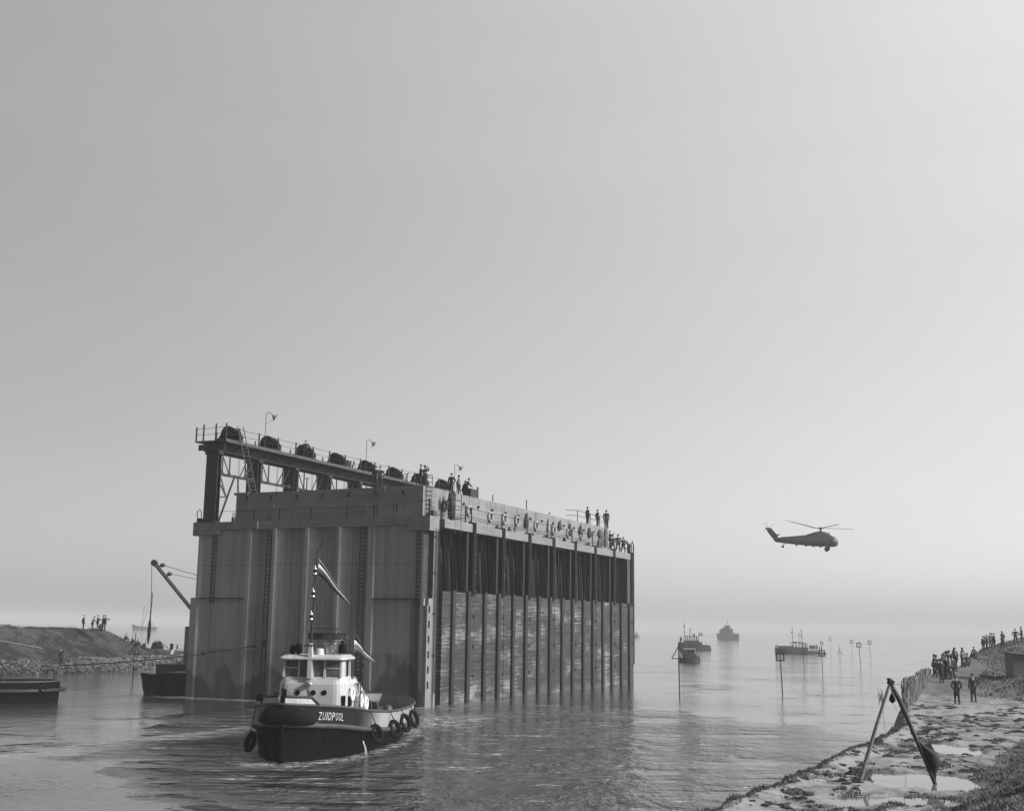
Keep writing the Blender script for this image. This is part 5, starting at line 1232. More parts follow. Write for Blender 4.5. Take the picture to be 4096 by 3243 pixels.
# coaster
e = boat('coaster', 575, 2518, R(3), 'pale hazy cargo coaster with two masts far out on the left', 'ship'); D_ = e.location.y; k = D_ / CF; e.location.x -= 47 * k
LC = 97 * k
def bx(q, a0, a1, h0, h1, w_=.8, L_=1): q.box(a0 * L_, a1 * L_, -w_, w_, h0, h1)
q = MB(); hull_loft(q, LC, LC * .09, [(-.03, .03, .01, 22 * k, -2), (.04, .6, .3, 20 * k, 0), (.15, .9, .7, 16 * k, 0), (.3, 1, .95, 12.5 * k, 0), (.6, 1, 1, 11 * k, 0), (.9, .9, .8, 12 * k, 0), (1, .7, .3, 13 * k, 0)]); q.build('hull', M['steel2'], e)
q = MB(); q.tube([(LC * .38, 0, 10 * k), (LC * .44, 0, 95 * k)], .24, 5); q.tube([(LC * .41, 0, 10 * k), (LC * .56, 0, 75 * k)], .2, 5); q.build('mast', M['steel'], e)
q = MB(); q.box(LC * .78, LC * .95, -1.4, 1.4, 10 * k, 26 * k); q.box(LC * .80, LC * .90, -1.1, 1.1, 26 * k, 30 * k); q.cyl((LC * .57, 0, 10 * k), (LC * .57, 0, 24 * k), .5, seg=6); q.build('wheelhouse', M['white'], e)
# tug with a flag, right of the caisson
e = boat('patrol_tug', 2650 + 290 / 4.27, 2450 + 628 / 4.27, R(2), 'grey tug with a flag and two masts, partly behind the small crew boat', 'tugboat'); k = e.location.y / CF; e.location.x -= 0
LT = 118 * k
q = MB(); hull_loft(q, LT, LT * .13, [(0, .03, .01, 32 * k, .5), (.05, .5, .3, 30 * k, 0), (.15, .85, .7, 27 * k, 0), (.35, 1, .95, 23 * k, 0), (.6, 1, 1, 19 * k, 0), (.9, .9, .7, 19 * k, 0), (1.0, .6, .1, 18 * k, -.8)]); q.build('hull', M['steel'], e)
q = MB(); q.box(.17 * LT, .62 * LT, -1.6, 1.6, 18 * k, 36 * k); q.box(.60 * LT, .74 * LT, -1.2, 1.2, 18 * k, 30 * k); q.build('deckhouse', M['steel'], e)
q = MB(); z0, z1 = 36 * k, 51 * k; q.box(.17 * LT, .62 * LT, -1.5, 1.5, z1, z1 + 2 * k); 
for f_ in (.17, .24, .31, .38, .45, .53, .61): q.box(f_ * LT, f_ * LT + .14, -1.4, -1.28, z0, z1); q.box(f_ * LT, f_ * LT + .14, 1.28, 1.4, z0, z1)
q.build('wheelhouse', M['steel'], e)
q = MB(); q.tube([(.18 * LT, 0, z1), (.17 * LT, 0, 103 * k)], .09, 5); q.tube([(.36 * LT, 0, 30 * k), (.36 * LT, 0, 80 * k), (.43 * LT, 0, 80 * k)], .1, 5); q.box(.14 * LT, .16 * LT, -.2, .2, 86 * k, 92 * k); q.tube([(.50 * LT, 0, z1), (.49 * LT, 0, 61 * k)], .3, 6); q.tube([(.63 * LT, 0, 34 * k), (.66 * LT, 0, 68 * k)], .06, 4); q.tube([(.85 * LT, 0, 19 * k), (.88 * LT, 0, 34 * k), (.91 * LT, 0, 19 * k)], .05, 4); q.build('mast', M['steel'], e)
q = MB(); q.blob((.05 * LT, 0, 40 * k), 5 * k, 5 * k, 9 * k, 8, 5, .1); q.cyl((.05 * LT, 0, 30 * k), (.05 * LT, 0, 55 * k), 1.5 * k, .5 * k, 6); q.build('foredeck_gun_cover', M['steel'], e)
q = MB(); q.loft([[(.66 * LT + x_, y_, 68 * k - 11 * k * j_ - x_ * .15) for y_ in (-.03, .03)] for x_ in (0, 5 * k, 10 * k, 15 * k) for j_ in (0, 1)][:2], caps=False, wrap=False)
q = MB()
for j_, mt_ in enumerate(('flagR', 'flagW', 'flagB')):
    q = MB(); q.loft([[(.665 * LT + x_ * k, 0 + .1 * math.sin(x_), (67 - 3.7 * j_ - x_ * .2) * k), (.665 * LT + x_ * k, .1 * math.sin(x_), (67 - 3.7 * (j_ + 1) - x_ * .2) * k), (.665 * LT + x_ * k, .1 * math.sin(x_) + .03, (67 - 3.7 * (j_ + 1) - x_ * .2) * k), (.665 * LT + x_ * k, .1 * math.sin(x_) + .03, (67 - 3.7 * j_ - x_ * .2) * k)] for x_ in (0, 4, 8, 12, 15)], smooth=True); q.build('flag_stripe', M[mt_], e)
# small crew boat
e = boat('crew_boat', 2650 + 285 / 4.27, 2450 + 835 / 4.27, R(0), 'small dark crew boat with an open cabin full of people', 'boat'); k = e.location.y / CF; LB = 80 * k
q = MB(); hull_loft(q, LB, 1.5, [(-.03, .3, .1, 17 * k, .1), (.05, .7, .5, 15 * k, 0), (.3, 1, .95, 12 * k, 0), (.7, 1, .95, 12 * k, 0), (.92, .8, .5, 18 * k, 0), (1.0, .25, .1, 22 * k, -.1)]); q.build('hull', M['steel'], e)
q = MB(); q.box(.18 * LB, .78 * LB, -1.1, 1.1, 8 * k, 34 * k); q.build('cabin', M['steel'], e)
q = MB()
for f_ in (.22, .44, .60, .73): q.box(f_ * LB, f_ * LB + .16, -1.0, 1.0, 34 * k, 50 * k)
q.box(.20 * LB, .75 * LB, -1.1, 1.1, 50 * k, 53 * k); q.tube([(.52 * LB, 0, 50 * k), (.52 * LB, 0, 78 * k)], .05, 5); q.build('cabin_frame', M['black'], e)
q = MB(); q.box(.20 * LB, .26 * LB, -1.12, -1.08, 47 * k, 54 * k); q.box(.72 * LB, .75 * LB, -1.14, -1.08, 30 * k, 50 * k); q.box(.20 * LB, .75 * LB, -1.13, -1.1, 49 * k, 52 * k); q.build('white_trim', M['white'], e)
for i, (f_, hh, lab) in enumerate(((.86, 26, 'person in a light shirt standing at the high bow of the small crew boat'), (.30, 36, 'person seen through the left cabin opening of the crew boat'), (.63, 36, 'person seen through the right cabin opening of the crew boat'), (.05, 18, 'person crouching at the low end of the small crew boat'))):
    P_ = e.location + Vector((f_ * LB, 0, hh * k - 1.1)); person(P_, 180 + 30 * i, 'stand', 'long' if i == 0 else 'short', 'hair', lab, 'people on the crew boat', 1.6)
# far naval vessel seen end on
e = boat('naval_vessel', 2650 + 1140 / 4.27, 2450 + 458 / 4.27, 0, 'hazy grey naval vessel seen nearly end on far off in the mist', 'ship'); k = e.location.y / CF
q = MB(); q.loft([[(x0 * k, -6, z * k), (x1 * k, -6, z * k), (x1 * k * .9 + 4 * k, 20, z * k), (x0 * k * .9, 20, z * k)] for z, x0, x1 in ((-2, -27, 30), (0, -28, 31), (18, -32, 33), (24, -33, 30))], smooth=False); q.build('hull', M['steel'], e)
q = MB(); q.box(-22 * k, 12 * k, 0, 12, 20 * k, 42 * k); q.box(-8 * k, 6 * k, 1, 9, 42 * k, 54 * k); q.box(-32 * k, -29 * k, 0, 6, 20 * k, 36 * k); q.cyl((16 * k, 4, 20 * k), (16 * k, 4, 44 * k), 3 * k, seg=6); q.cyl((30 * k, 4, 10 * k), (30 * k, 4, 20 * k), 2.4 * k, seg=6); q.box(-18 * k, -12 * k, 1, 6, 42 * k, 48 * k); q.box(8 * k, 14 * k, 1, 8, 30 * k, 38 * k); q.cyl((-24 * k, 2, 36 * k), (-24 * k, 2, 41 * k), 2 * k, seg=6); q.build('superstructure', M['steel'], e)
q = MB(); q.tube([(0, 4, 50 * k), (0, 4, 76 * k)], 1.0 * k, 5); q.box(-11 * k, 4 * k, 3, 5, 52 * k, 54.5 * k); q.tube([(12 * k, 3, 40 * k), (26 * k, 3, 22 * k)], 1.1 * k, 5); q.tube([(-9 * k, 4, 54 * k), (-9 * k, 4, 62 * k)], .8 * k, 5); q.build('mast', M['steel'], e)
# launch with passengers
e = boat('launch', 3050 + 215 / 4.27, 2450 + 690 / 4.27, R(-1.2), 'long grey launch with a glazed cabin and a crowd on its stern deck', 'boat'); k = e.location.y / CF; LL = 195 * k
q = MB(); hull_loft(q, LL, 1.9, [(0, .1, .05, 22 * k, 0), (.03, .5, .3, 21 * k, 0), (.12, .85, .7, 20 * k, 0), (.3, 1, .95, 17 * k, 0), (.6, 1, 1, 13 * k, 0), (.9, .9, .8, 9 * k, 0), (1.0, .6, .4, 5 * k, -.3)]); q.build('hull', M['steel2'], e)
q = MB(); q.box(.09 * LL, .34 * LL, -1.4, 1.4, 16 * k, 29 * k); q.box(.33 * LL, .64 * LL, -1.4, 1.4, 12 * k, 25 * k); q.build('coachroof', M['steel2'], e)
q = MB(); 
for f_ in (.33, .39, .45, .51, .54, .58, .61, .635): q.box(f_ * LL, f_ * LL + .1, -1.35, -1.27, 25 * k, 41 * k); q.box(f_ * LL, f_ * LL + .1, 1.27, 1.35, 25 * k, 41 * k)
q.box(.325 * LL, .60 * LL, -1.45, 1.45, 40.5 * k, 42.5 * k); q.box(.37 * LL, .43 * LL, -.5, .5, 42.5 * k, 46 * k); q.box(.47 * LL, .52 * LL, -.5, .5, 42.5 * k, 45 * k); q.build('cabin_frame', M['steel2'], e)
q = MB(); q.tube([(.355 * LL, 0, 42 * k), (.36 * LL, 0, 102 * k)], .07, 5); q.lathe((.345 * LL, 0, 78 * k), [(2 * k, 0), (2.4 * k, 3 * k), (1.5 * k, 6 * k)], 7); q.lathe((.40 * LL, 0, 76 * k), [(.5 * k, 0), (1.5 * k, 2 * k), (.4 * k, 4 * k)], 7); q.tube([(.64 * LL, -1.4, 12 * k), (.64 * LL, -1.4, 21 * k), (.72 * LL, -1.4, 21 * k)], .05, 4); q.build('mast', M['steel2'], e)
for i, (f_, dx, h_, lab) in enumerate(((.715, 0, 1.78, 'person standing alone in front of the stern group on the launch'), (.755, 0, 1.6, 'person at the left of the tight stern group on the launch'), (.78, .5, 1.65, 'person in the middle of the tight stern group on the launch'), (.80, -.4, 1.7, 'person at the right of the tight stern group on the launch'), (.845, 0, 1.75, 'person with elbows out below the faint square beacon on the launch'), (.90, 0, 1.35, 'person sitting at the very stern of the launch'),
                          (.02, 0, 1.2, 'person crouching at the very bow of the launch'), (.055, .3, 1.3, 'second person crouching at the bow of the launch'), (.36, 0, 1.4, 'person behind the foremost cabin window of the launch'), (.42, 0, 1.3, 'person behind the middle cabin window of the launch'))):
    z_ = (9 if f_ > .6 else (14 if f_ < .1 else 12)) * k; P_ = e.location + Vector((f_ * LL, dx, z_)); person(P_, (170, 90, 200, 120)[i % 4], ('stand', 'pocket', 'akimbo', 'stand')[i % 4], ('short', 'grey', 'dlong')[i % 3], ('cap', 'hair', 'hat')[i % 3], lab, 'people on the launch', h_ + .05)
# tiny vessel beyond the caisson corner
e = boat('distant_vessel', 2546, 2549, 0, 'tiny vessel just right of the far caisson corner in the mist', 'ship'); k = e.location.y / CF
q = MB(); hull_loft(q, 26 * k, 2.2, [(0, .3, .2, 10 * k, 0), (.3, 1, 1, 9 * k, 0), (.8, 1, .9, 8 * k, 0), (1, .3, .2, 7 * k, 0)]); q.build('hull', M['greyp'], e); e.location.x -= 10 * k
q = MB(); q.box(6 * k, 16 * k, -1, 1, 8 * k, 18 * k); q.cyl((10 * k, 0, 18 * k), (10 * k, 0, 24 * k), .4, seg=5); q.build('wheelhouse', M['greyp'], e)

# ================================================================== FLOATING CRANE behind the caisson
e = empty('crane', Vector((dep(830, 2560, 134).x, 134, 0)), 0, 'floating crane whose lattice free jib leans out from behind the caisson', 'crane')
o0 = e.location; tip = dep(617, 2250, 128) - o0; foot = dep(830, 2515, 134) - o0
q = MB(); q.box(-4, 14, -5, 5, -.6, 1.3); q.build('pontoon', M['steel'], e)
q = MB(); q.box(-2, 4, -2, 2, 1.3, 5.2); q.box(-1.5, 3.5, -1.6, 1.6, 5.2, 5.4); q.build('crane_house', M['steel2'], e)
q = MB(); q.beam(foot, foot.lerp(tip, .97), .32, .28); q.beam(foot.lerp(tip, .96), tip, .42, .4); q.cyl(tip + Vector((0, -.25, 0)), tip + Vector((0, .25, 0)), .32, seg=10)
for f_ in (.93, .80): c = foot.lerp(tip, f_) + Vector((.45, 0, .25)); q.blob(c, .3, .25, .22, 7, 5, .1); q.beam(c, c - Vector((.5, 0, .2)), .12)
q.build('jib', M['steel'], e)
mast = Vector((3, 0, 9.5)); q = MB(); q.tube([(2, 0, 5), mast], .15, 6)
for d in (0, .25, -.2): q.tube([foot.lerp(tip, .93 if d else .8) + Vector((.4, d, .3)), mast + Vector((0, d, 0))], .025, 4)
hk = dep(606, 2378, 128) - o0; q.tube([tip + Vector((-.25, 0, -.2)), hk], .03, 4); q.build('hoist_cables', M['rope'], e)
q = MB(); pts = []; rr = []
P0 = dep(608, 2376, 128); P1 = dep(606, 2410, 128); P2 = dep(598, 2490, 128); P3 = dep(594, 2545, 128); P4 = dep(592, 2576, 128)
for k in range(6): c = P0.lerp(P1, k / 5); q.torus(c, .11, .035, (1, 0, 0) if k % 2 else (0, 1, 0), 8, 4)
for k in range(15):
    t_ = k / 14; c = P1.lerp(P4, t_); pts.append(c); rr.append((.06 + .02 * (k % 2)) if t_ < .35 else .05 + .13 * math.sin(min(1, (t_ - .35) / .65) * math.pi) + .02 * (k % 2))
q.tube(pts, rr, 8); tag(q.build('hanging_chain_bundle', M['steel']), 'long tapering bundle of chain hanging from the crane jib', 'chain')

# ================================================================== HELICOPTER
HD = 235.0; hc = dep(3190, 2165, HD); hk_ = HD * 1.0 / CF * 1.005
e = empty('helicopter', hc, R(0), 'dark naval helicopter with a tall tail flying over the water', 'helicopter')
def hp(x, y): return Vector(((x - 3190) * hk_, 0, (2165 - y) * hk_))
def hq(cx, cy): return (3000 + cx / 4.314, 2000 + cy / 4.314)
q = MB()   # fuselage sections: crop x, top y, bottom y, half width m
secs = [(415, 668, 700, .08), (450, 655, 728, .25), (560, 637, 740, .42), (700, 625, 755, .55), (850, 610, 770, .68), (960, 598, 778, .78), (1040, 570, 785, .85), (1120, 545, 790, .9), (1200, 528, 793, .92), (1290, 540, 795, .92), (1350, 570, 796, .92), (1400, 605, 797, .9), (1440, 628, 797, .82), (1480, 655, 785, .62), (1502, 690, 765, .38), (1513, 715, 742, .12)]
rings = []
for cx, ty, by, hw_ in secs:
    a = hp(*hq(cx, ty)); b_ = hp(*hq(cx, by)); c = (a + b_) / 2; hh = (a.z - b_.z) / 2; ring = []
    for j in range(14):
        t_ = 2 * math.pi * j / 14; ct, st_ = math.cos(t_), math.sin(t_); ww = hw_ * (1 if st_ < 0 else (.75 if ty < 600 else 1)); ring.append((c.x, ww * math.copysign(abs(ct) ** .75, ct), c.z + hh * math.copysign(abs(st_) ** .85, st_)))
    rings.append(ring)
hm_ = simple('navy_blue_paint', .022, .5, .2, .8); q.loft(rings); q.build('fuselage', hm_, e)
q = MB(); out = [(420, 690), (490, 640), (445, 575), (375, 490), (335, 483), (300, 492), (290, 472), (276, 490), (335, 585)]
pts = [hp(*hq(x, y)) for x, y in out]; n = len(pts); q.add([p + Vector((0, -.12, 0)) for p in pts] + [p + Vector((0, .12, 0)) for p in pts], [tuple(range(n)), tuple(range(n, 2 * n))[::-1]] + [(i, i + n, (i + 1) % n + n, (i + 1) % n) for i in range(n)]); a = hp(*hq(470, 607)); q.box(a.x - .3, a.x + .25, -1.9, 1.9, a.z - .05, a.z + .05); q.build('tail_fin', hm_, e)
hub = hp(*hq(1222, 480)); q = MB(); q.cyl(hub - Vector((0, 0, .65)), hub, .2, .16, seg=10); q.lathe(hub - Vector((0, 0, .12)), [(.3, 0), (.65, .08), (.5, .2), (.15, .3)], 12); q.build('rotor_hub', hm_, e)
for ang, rise in ((172, 1.55), (200, 1.0), (8, -.05), (285, .2)):
    d = Vector((math.cos(R(ang)), math.sin(R(ang)), 0)); s_ = Vector((-d.y, d.x, 0)) * .17; tipv = hub + d * 6.7 + Vector((0, 0, rise)); mid = hub + d * 3.4 + Vector((0, 0, rise * .42))
    q = MB(); q.loft([[p - s_ * w_, p + s_ * w_, p + s_ * w_ + Vector((0, 0, .05)), p - s_ * w_ + Vector((0, 0, .05))] for p, w_ in ((hub + d * .4, .4), (hub + d * 1.2, 1), (mid, 1), (tipv, 1))], smooth=False); q.build('rotor_blade', hm_, e)
th_ = hp(*hq(318, 487)); 
for ang in (35, 125, 215, 305):
    d = Vector((math.cos(R(ang)), 0, math.sin(R(ang)))); q = MB(); q.beam(th_ + Vector((0, -.3, 0)), th_ + d * 1.3 + Vector((0, -.3, 0)), .14, .03); q.build('tail_rotor_blade', hm_, e)
for cx, yy in ((1296, -1.5), (1350, 1.5)):
    c = hp(*hq(cx, 830)); q = MB(); q.cyl((c.x, yy - .14, c.z), (c.x, yy + .14, c.z), .46, seg=16); w_ = q.build('main_wheel', M['rubber'], e); q = MB(); q.beam((c.x, yy * .9, c.z), (c.x - .2, yy * .55, c.z + .9), .12); q.build('wheel_strut', hm_, w_)
c = hp(*hq(566, 802)); q = MB(); q.cyl((c.x, -.08, c.z), (c.x, .08, c.z), .24, seg=12); w_ = q.build('tail_wheel', M['rubber'], e); q = MB(); q.beam((c.x, 0, c.z), (c.x + .3, 0, c.z + .65), .08); q.beam((c.x + .3, 0, c.z + .3), (c.x + .7, 0, c.z + .85), .06); q.beam((c.x + .2, 0, c.z + .35), (c.x - .1, 0, c.z + .8), .06); q.build('wheel_strut', hm_, w_)
q = MB(); a = hp(*hq(1335, 575)); b_ = hp(*hq(1420, 640))
for s_ in (-1, 1): q.box(a.x - .2, a.x + .25, s_ * .80 - .02, s_ * .80 + .02, a.z - .15, a.z + .2); q.box(b_.x - .1, b_.x + .3, s_ * .80 - .03, s_ * .80 + .03, b_.z - .05, b_.z + .15)
q.build('cockpit_window', M['greyp'], e)
for cx in (800, 960, 1090, 1210): c = hp(*hq(cx, 775 + (cx - 800) * .05)); q = MB(); q.box(c.x - .2, c.x + .2, -.15, .15, c.z - .12, c.z + .08); q.build('antenna', hm_, e)

# ================================================================== RIGHT BANK OBJECTS
# A-frame with pulley block and tarpaulin
f1 = onZ(3437, 3118, 1.0); f2 = onZ(3742, 3128, .95); AY = (f1.y + f2.y) / 2; ap = dep(3563, 2722, AY)
e = empty('shear_legs', Vector((ap.x, AY, .95)), 0, 'two leaning timber shear legs lashed together over a muddy puddle', 'frame'); o0 = e.location
q = MB(); q.tube([f1 - o0 - Vector((0, 0, .1)), (f1 - o0).lerp(ap - o0, .5), ap - o0 + Vector((.02, 0, .06))], [.075, .058, .045], 8); q.build('leg', M['wood'], e)
kk = dep(3600, 2802, AY) - o0; k2 = dep(3652, 2925, AY) - o0; k3 = dep(3690, 3010, AY) - o0
q = MB(); q.tube([ap - o0 + Vector((-.06, .1, .08)), kk, k2, k3, f2 - o0 - Vector((0, 0, .08))], [.05, .08, .062, .07, .06], 8); q.build('leg', M['dwood'], e)
q = MB(); q.cyl(ap - o0 + Vector((-.02, .05, -.12)), ap - o0 + Vector((.05, .05, .02)), .11, seg=8); q.build('lashing', M['rope'], e)
pb = dep(3569, 2790, AY) - o0; e2 = empty('pulley_block', o0 + pb, 0, 'dark pear shaped pulley block hanging below the top of the shear legs', 'pulley block')
q = MB(); q.tube([ap - o0 - pb + Vector((.04, 0, -.1)), (0, 0, .2)], .012, 5); q.torus((0, 0, .27), .04, .012, (0, 1, 0), 8, 4); q.torus((0, 0, .20), .035, .012, (1, 0, 0), 8, 4); q.build('chain', M['steel'], e2)
q = MB(); q.lathe((0, 0, -.16), [(.02, 0), (.09, .06), (.105, .12), (.07, .22), (.02, .32)], 12); q.build('block', M['black'], e2)
q = MB(); q.tube(sag((.02, 0, -.15), Vector(f2 - o0 - pb).lerp(Vector(k2 - pb), .8), .1, 8), .006, 4); q.build('cord', M['lrope'], e2)
q = MB(); P_ = [dep(x, y, AY + .05) for x, y in ((3700, 2975), (3720, 2972), (3742, 3000), (3760, 3045), (3778, 3068), (3750, 3068), (3735, 3055), (3738, 3110), (3733, 3130), (3700, 3060), (3680, 3005), (3690, 2990))]
rings = []
top_ = [(3655, 2935, 8), (3672, 2965, 14), (3690, 2985, 24), (3705, 2998, 34), (3718, 3020, 40), (3727, 3045, 40), (3732, 3062, 34), (3733, 3085, 16), (3738, 3108, 10), (3742, 3130, 5)]
for x, y, w_ in top_:
    c = dep(x + (w_ - 8) * .35, y, AY); wm = w_ * AY / CF * .62; rings.append([(c.x + wm * math.cos(t), c.y + .16 * math.sin(t) * (w_ / 40), c.z + .03 * math.sin(2 * t + y)) for t in [2 * math.pi * j / 12 for j in range(12)]])
q.loft(rings); pp = [Vector(dep(x, y, AY - .05)) for x, y in ((3700, 2978), (3722, 2972), (3740, 3002), (3758, 3042), (3776, 3066), (3748, 3066), (3722, 3040), (3705, 3005))]
n = len(pp); q.add([p for p in pp] + [p + Vector((0, .22, 0)) for p in pp], [tuple(range(n)), tuple(range(n, 2 * n))[::-1]] + [(i, i + n, (i + 1) % n + n, (i + 1) % n) for i in range(n)])
tag(q.build('tarpaulin', M['tarp']), 'dark tarpaulin bundled round the right shear leg', 'tarpaulin')
# old curved pipe in the puddle
# brushwood fence panels
e0 = lambda y: lin(y, EDGE)
fy = 77.0; fi = 0
_b = NB('brushwood'); _g = _b.n('ShaderNodeNewGeometry'); mf = _b.out(_b.rng(_b.math('POWER', _g.outputs['Random Per Island'], 1.6), 0, 1, .08, .36), .9)
FP = [(3618, 2720, 2822), (3645, 2706, 2808), (3672, 2692, 2790), (3696, 2678, 2774), (3716, 2672, 2762)]
e = empty('brushwood_fence', (0, 0, 0), 0, 'tall brushwood windbreak along the edge of the right shore', 'fence')
ys_f = [74, 79, 84, 90, 95]; Ps = []
for (px, pt, pb_), yy in zip(FP, ys_f): b_ = dep(px, pb_, yy); t_ = dep(px, pt, yy); Ps.append((b_, t_))
e.location = Vector((Ps[0][0].x, Ps[0][0].y, 1.0)); oo = Vector(e.location)
for i in range(4):
    q = MB(); ql = MB(); (b0, t0), (b1, t1) = Ps[i], Ps[i + 1]
    for k in range(560):
        f_ = random.random(); b_ = b0.lerp(b1, f_) + Vector((random.uniform(-.15, .15), random.uniform(-.15, .15), 0)); t_ = t0.lerp(t1, f_) + Vector((random.uniform(-.25, .25), random.uniform(-.2, .2), random.uniform(-.12, .06))); h0 = random.random() * .5; h1 = min(1.05, h0 + random.uniform(.3, .6))
        b_ = Vector((b_.x, b_.y, bankh(b_.x, b_.y) - .1)); q.beam(b_.lerp(t_, h0), b_.lerp(t_, h1), .06, .06)
    o = q.build('brushwood_panel', mf, e); o.location = -oo
q = MB()
for b_, t_ in Ps: q.tube([b_ - Vector((0, 0, .4)), t_ + Vector((0, 0, .05))], .05, 6)

for o in q.build_each('stake', M['wood'], e): o.location = -oo
q = MB(); q.tube([dep(3572, 2736, AY), dep(3618, 2733, 74)], .01, 4); tag(q.build('guy_wire', M['rope']), 'thin wire running from the shear legs to the brushwood fence', 'wire')
# thin reeds beside the left leg
q = MB()
for k in range(26):
    a = dep(3520 + random.uniform(-6, 12), 2800 + random.uniform(-20, 20), AY + 4); d = Vector((random.uniform(-.12, .12), 0, random.uniform(.08, .3))); q.beam(a, a + d, .012, .012)
g0 = dep(3528, 2812, AY + 4); q.tube([dep(3545, 2960, AY + 4), g0, dep(3508, 2745, AY + 4)], .008, 4); tag(q.build('dry_twig', M['wood']), 'bare thin twig with dry leaves left of the shear legs', 'plant')
# shed at the right edge
P_ = dep(4058, 2738, 92); e = empty('shed', Vector((P_.x, 92, bankh(P_.x, 92))), R(-14), 'dark low wooden shed with a pale ridge board at the right edge', 'shed')
zt_ = dep(4055, 2615, 92).z - e.location.z; zb_ = -1.0
q = MB(); q.box(0, 6, 0, 4, zb_, zt_); q.build('wall', M['wood'], e)
q = MB(); q.add([(-.15, -.2, zt_ + .02), (6.2, -.2, zt_ - .25), (6.2, 4.2, zt_ - .25), (-.15, 4.2, zt_ + .02), (-.15, -.2, zt_ + .12), (6.2, -.2, zt_ - .15), (6.2, 4.2, zt_ - .15), (-.15, 4.2, zt_ + .12)], [(0, 3, 2, 1), (4, 5, 6, 7), (0, 1, 5, 4), (1, 2, 6, 5), (2, 3, 7, 6), (3, 0, 4, 7)]); q.build('roof', M['wood'], e)

# ================================================================== PEOPLE ON THE SHORES AND ON THE CAISSON
def pz(px, pfeet, y, *a, **k):                             # by feet pixel at a known distance
    P_ = dep(px, pfeet, y); return person(P_, *a, **k)
def pg(px, y, zfun, *a, **k):
    P_ = dep(px, 2600, y); z = zfun(P_.x, y); return person(Vector((P_.x, y, z)), *a, **k)
G1 = 'spectators on the left dike'
def dkz(px, py, y, *a, **k): return pz(px, py, y, *a, **k)
for px, py, f, kd, ct, hd, lab, h in ((332, 2519, 60, 'back', 'short', 'cap', 'person standing alone, leftmost on the crest of the left dike', 1.82), (368, 2521, 80, 'lean', 'long', 'hair', 'person in a pale raincoat on the left dike crest', 1.8), (388, 2522, 75, 'point', 'short', 'cap', 'person in a flat cap reaching forward beside the raincoat on the dike', 1.9), (410, 2522, 70, 'pocket', 'short', 'hair', 'broad person in black in the right pair on the left dike', 1.9), (418, 2522, 80, 'point', 'short', 'cap', 'rightmost person on the left dike crest, in a flat cap', 1.92)):
    dkz(px, py, 151, f, kd, ct, hd, lab, G1, h)
q = MB(); c = dep(401, 2521, 151); q.blob(c + Vector((0, 0, .35)), .28, .25, .45, 8, 6, .12); tag(q.build('sack', M['tarp']), 'dark sack standing between the legs of the group on the left dike', 'sack')
for px, py, lab in ((500, 2556, 'person sitting on the sloping end of the left dike, upper one'), (527, 2568, 'person of whom only the head shows over the dike slope'), (548, 2576, 'person sitting bent forward lower down the dike slope')):
    dkz(px, py + 8, 150, 110, 'sit', 'short', 'cap', lab, G1, 1.5)
q = MB(); a = dep(580, 2583, 150); q.tube([a, a + Vector((.1, 0, 1.0))], .03, 4); q.blob(a + Vector((-.1, 0, .1)), .3, .2, .25, 7, 5, .2); tag(q.build('stake', M['steel']), 'short stake and heap at the foot of the dike slope', 'stake')
p_ = dpt(S0 + 3.0, 3.9, -.05); person(dep(247, 2652, 137), 100, 'stand', 'short', 'hair', 'dark figure standing at the foot of the left dike by the stones', G1, 1.75)
person(dep(240, 2652, 137.5), 100, 'stand', 'long', 'hair', 'pale figure standing close to the dark one by the stones', G1, 1.75)
# on the caisson
GQ = 'people on the caisson'
def pc(u, v, z, f, kd, ct, hd, lab, h=1.75): return person(cw(u, v, z), f, kd, ct, hd, lab, GQ, h)
def onTopU(px, u): return onU(px, 1945, u)[0]
def onTopV(px, v, y=2100): return onV(px, y, v)[0]
pc(onTopV(1222, 18.6, 1800), 18.6, 19.72, 185, 'akimbo', 'short', 'cap', 'person standing high on the gantry by the third winch', 1.7)
pc(2.6, onTopU(1501, 2.6), ZU, 200, 'pocket', 'short', 'hat', 'left one of two people by the deck edge above the short wall', 1.8)
pc(3.2, onTopU(1519, 3.2), ZU, 190, 'pocket', 'short', 'cap', 'taller right one of two people above the short wall', 1.85)
pc(2.1, onTopU(1681, 2.1), ZU, 90, 'point', 'short', 'cap', 'person with an outstretched arm at the near corner of the deck', 1.65)
pc(3.4, onTopU(1698, 3.4), ZU, 60, 'look', 'grey', 'hair', 'person holding something up to the face at the near deck corner', 1.8)
pc(onTopV(1805, 2.4, 1960), 2.4, ZU - .0, 200, 'pocket', 'short', 'hair', 'person in black next to the third gooseneck lamp', 1.75)
pc(onTopV(1834, 2.4, 1965), 2.4, ZU, 80, 'back', 'long', 'hair', 'person in a long pale coat on the deck behind the parapet', 1.75)
pc(onTopV(1853, 2.6, 1970), 2.6, ZU - .1, 100, 'lean', 'short', 'hair', 'person bending forward behind the parapet', 1.6)
pc(onTopV(1866, 2.3, 1975), 2.3, ZU, 90, 'lean', 'short', 'hair', 'person leaning with both arms on a crate behind the parapet', 1.7)
q = MB(); u = onTopV(1872, 2.0, 1980); q.box(u - .1, u + 1.3, 1.7, 2.4, ZU, ZU + .75); q.box(u + 1.2, u + 1.3, 1.7, 1.8, ZU, ZU + 1.0); ctop('crate', q, M['steel'], 'dark crate under the leaning person behind the parapet', 'crate')
pc(onTopV(2197, 3.0, 2060), 3.0, ZU - .9, 90, 'stand', 'short', 'cap', 'person of whom only the cap shows over the parapet', 1.5)
pc(onTopV(2350, 1.75, 2095), 1.75, ZU - .05, 60, 'stand', 'dlong', 'hair', 'person in a long coat leaning on the rail, left of three on the wall end', 1.85)
pc(onTopV(2390, 1.75, 2105), 1.75, ZU - .05, 70, 'pocket', 'short', 'hair', 'middle of the three people standing on the wall end', 1.85)
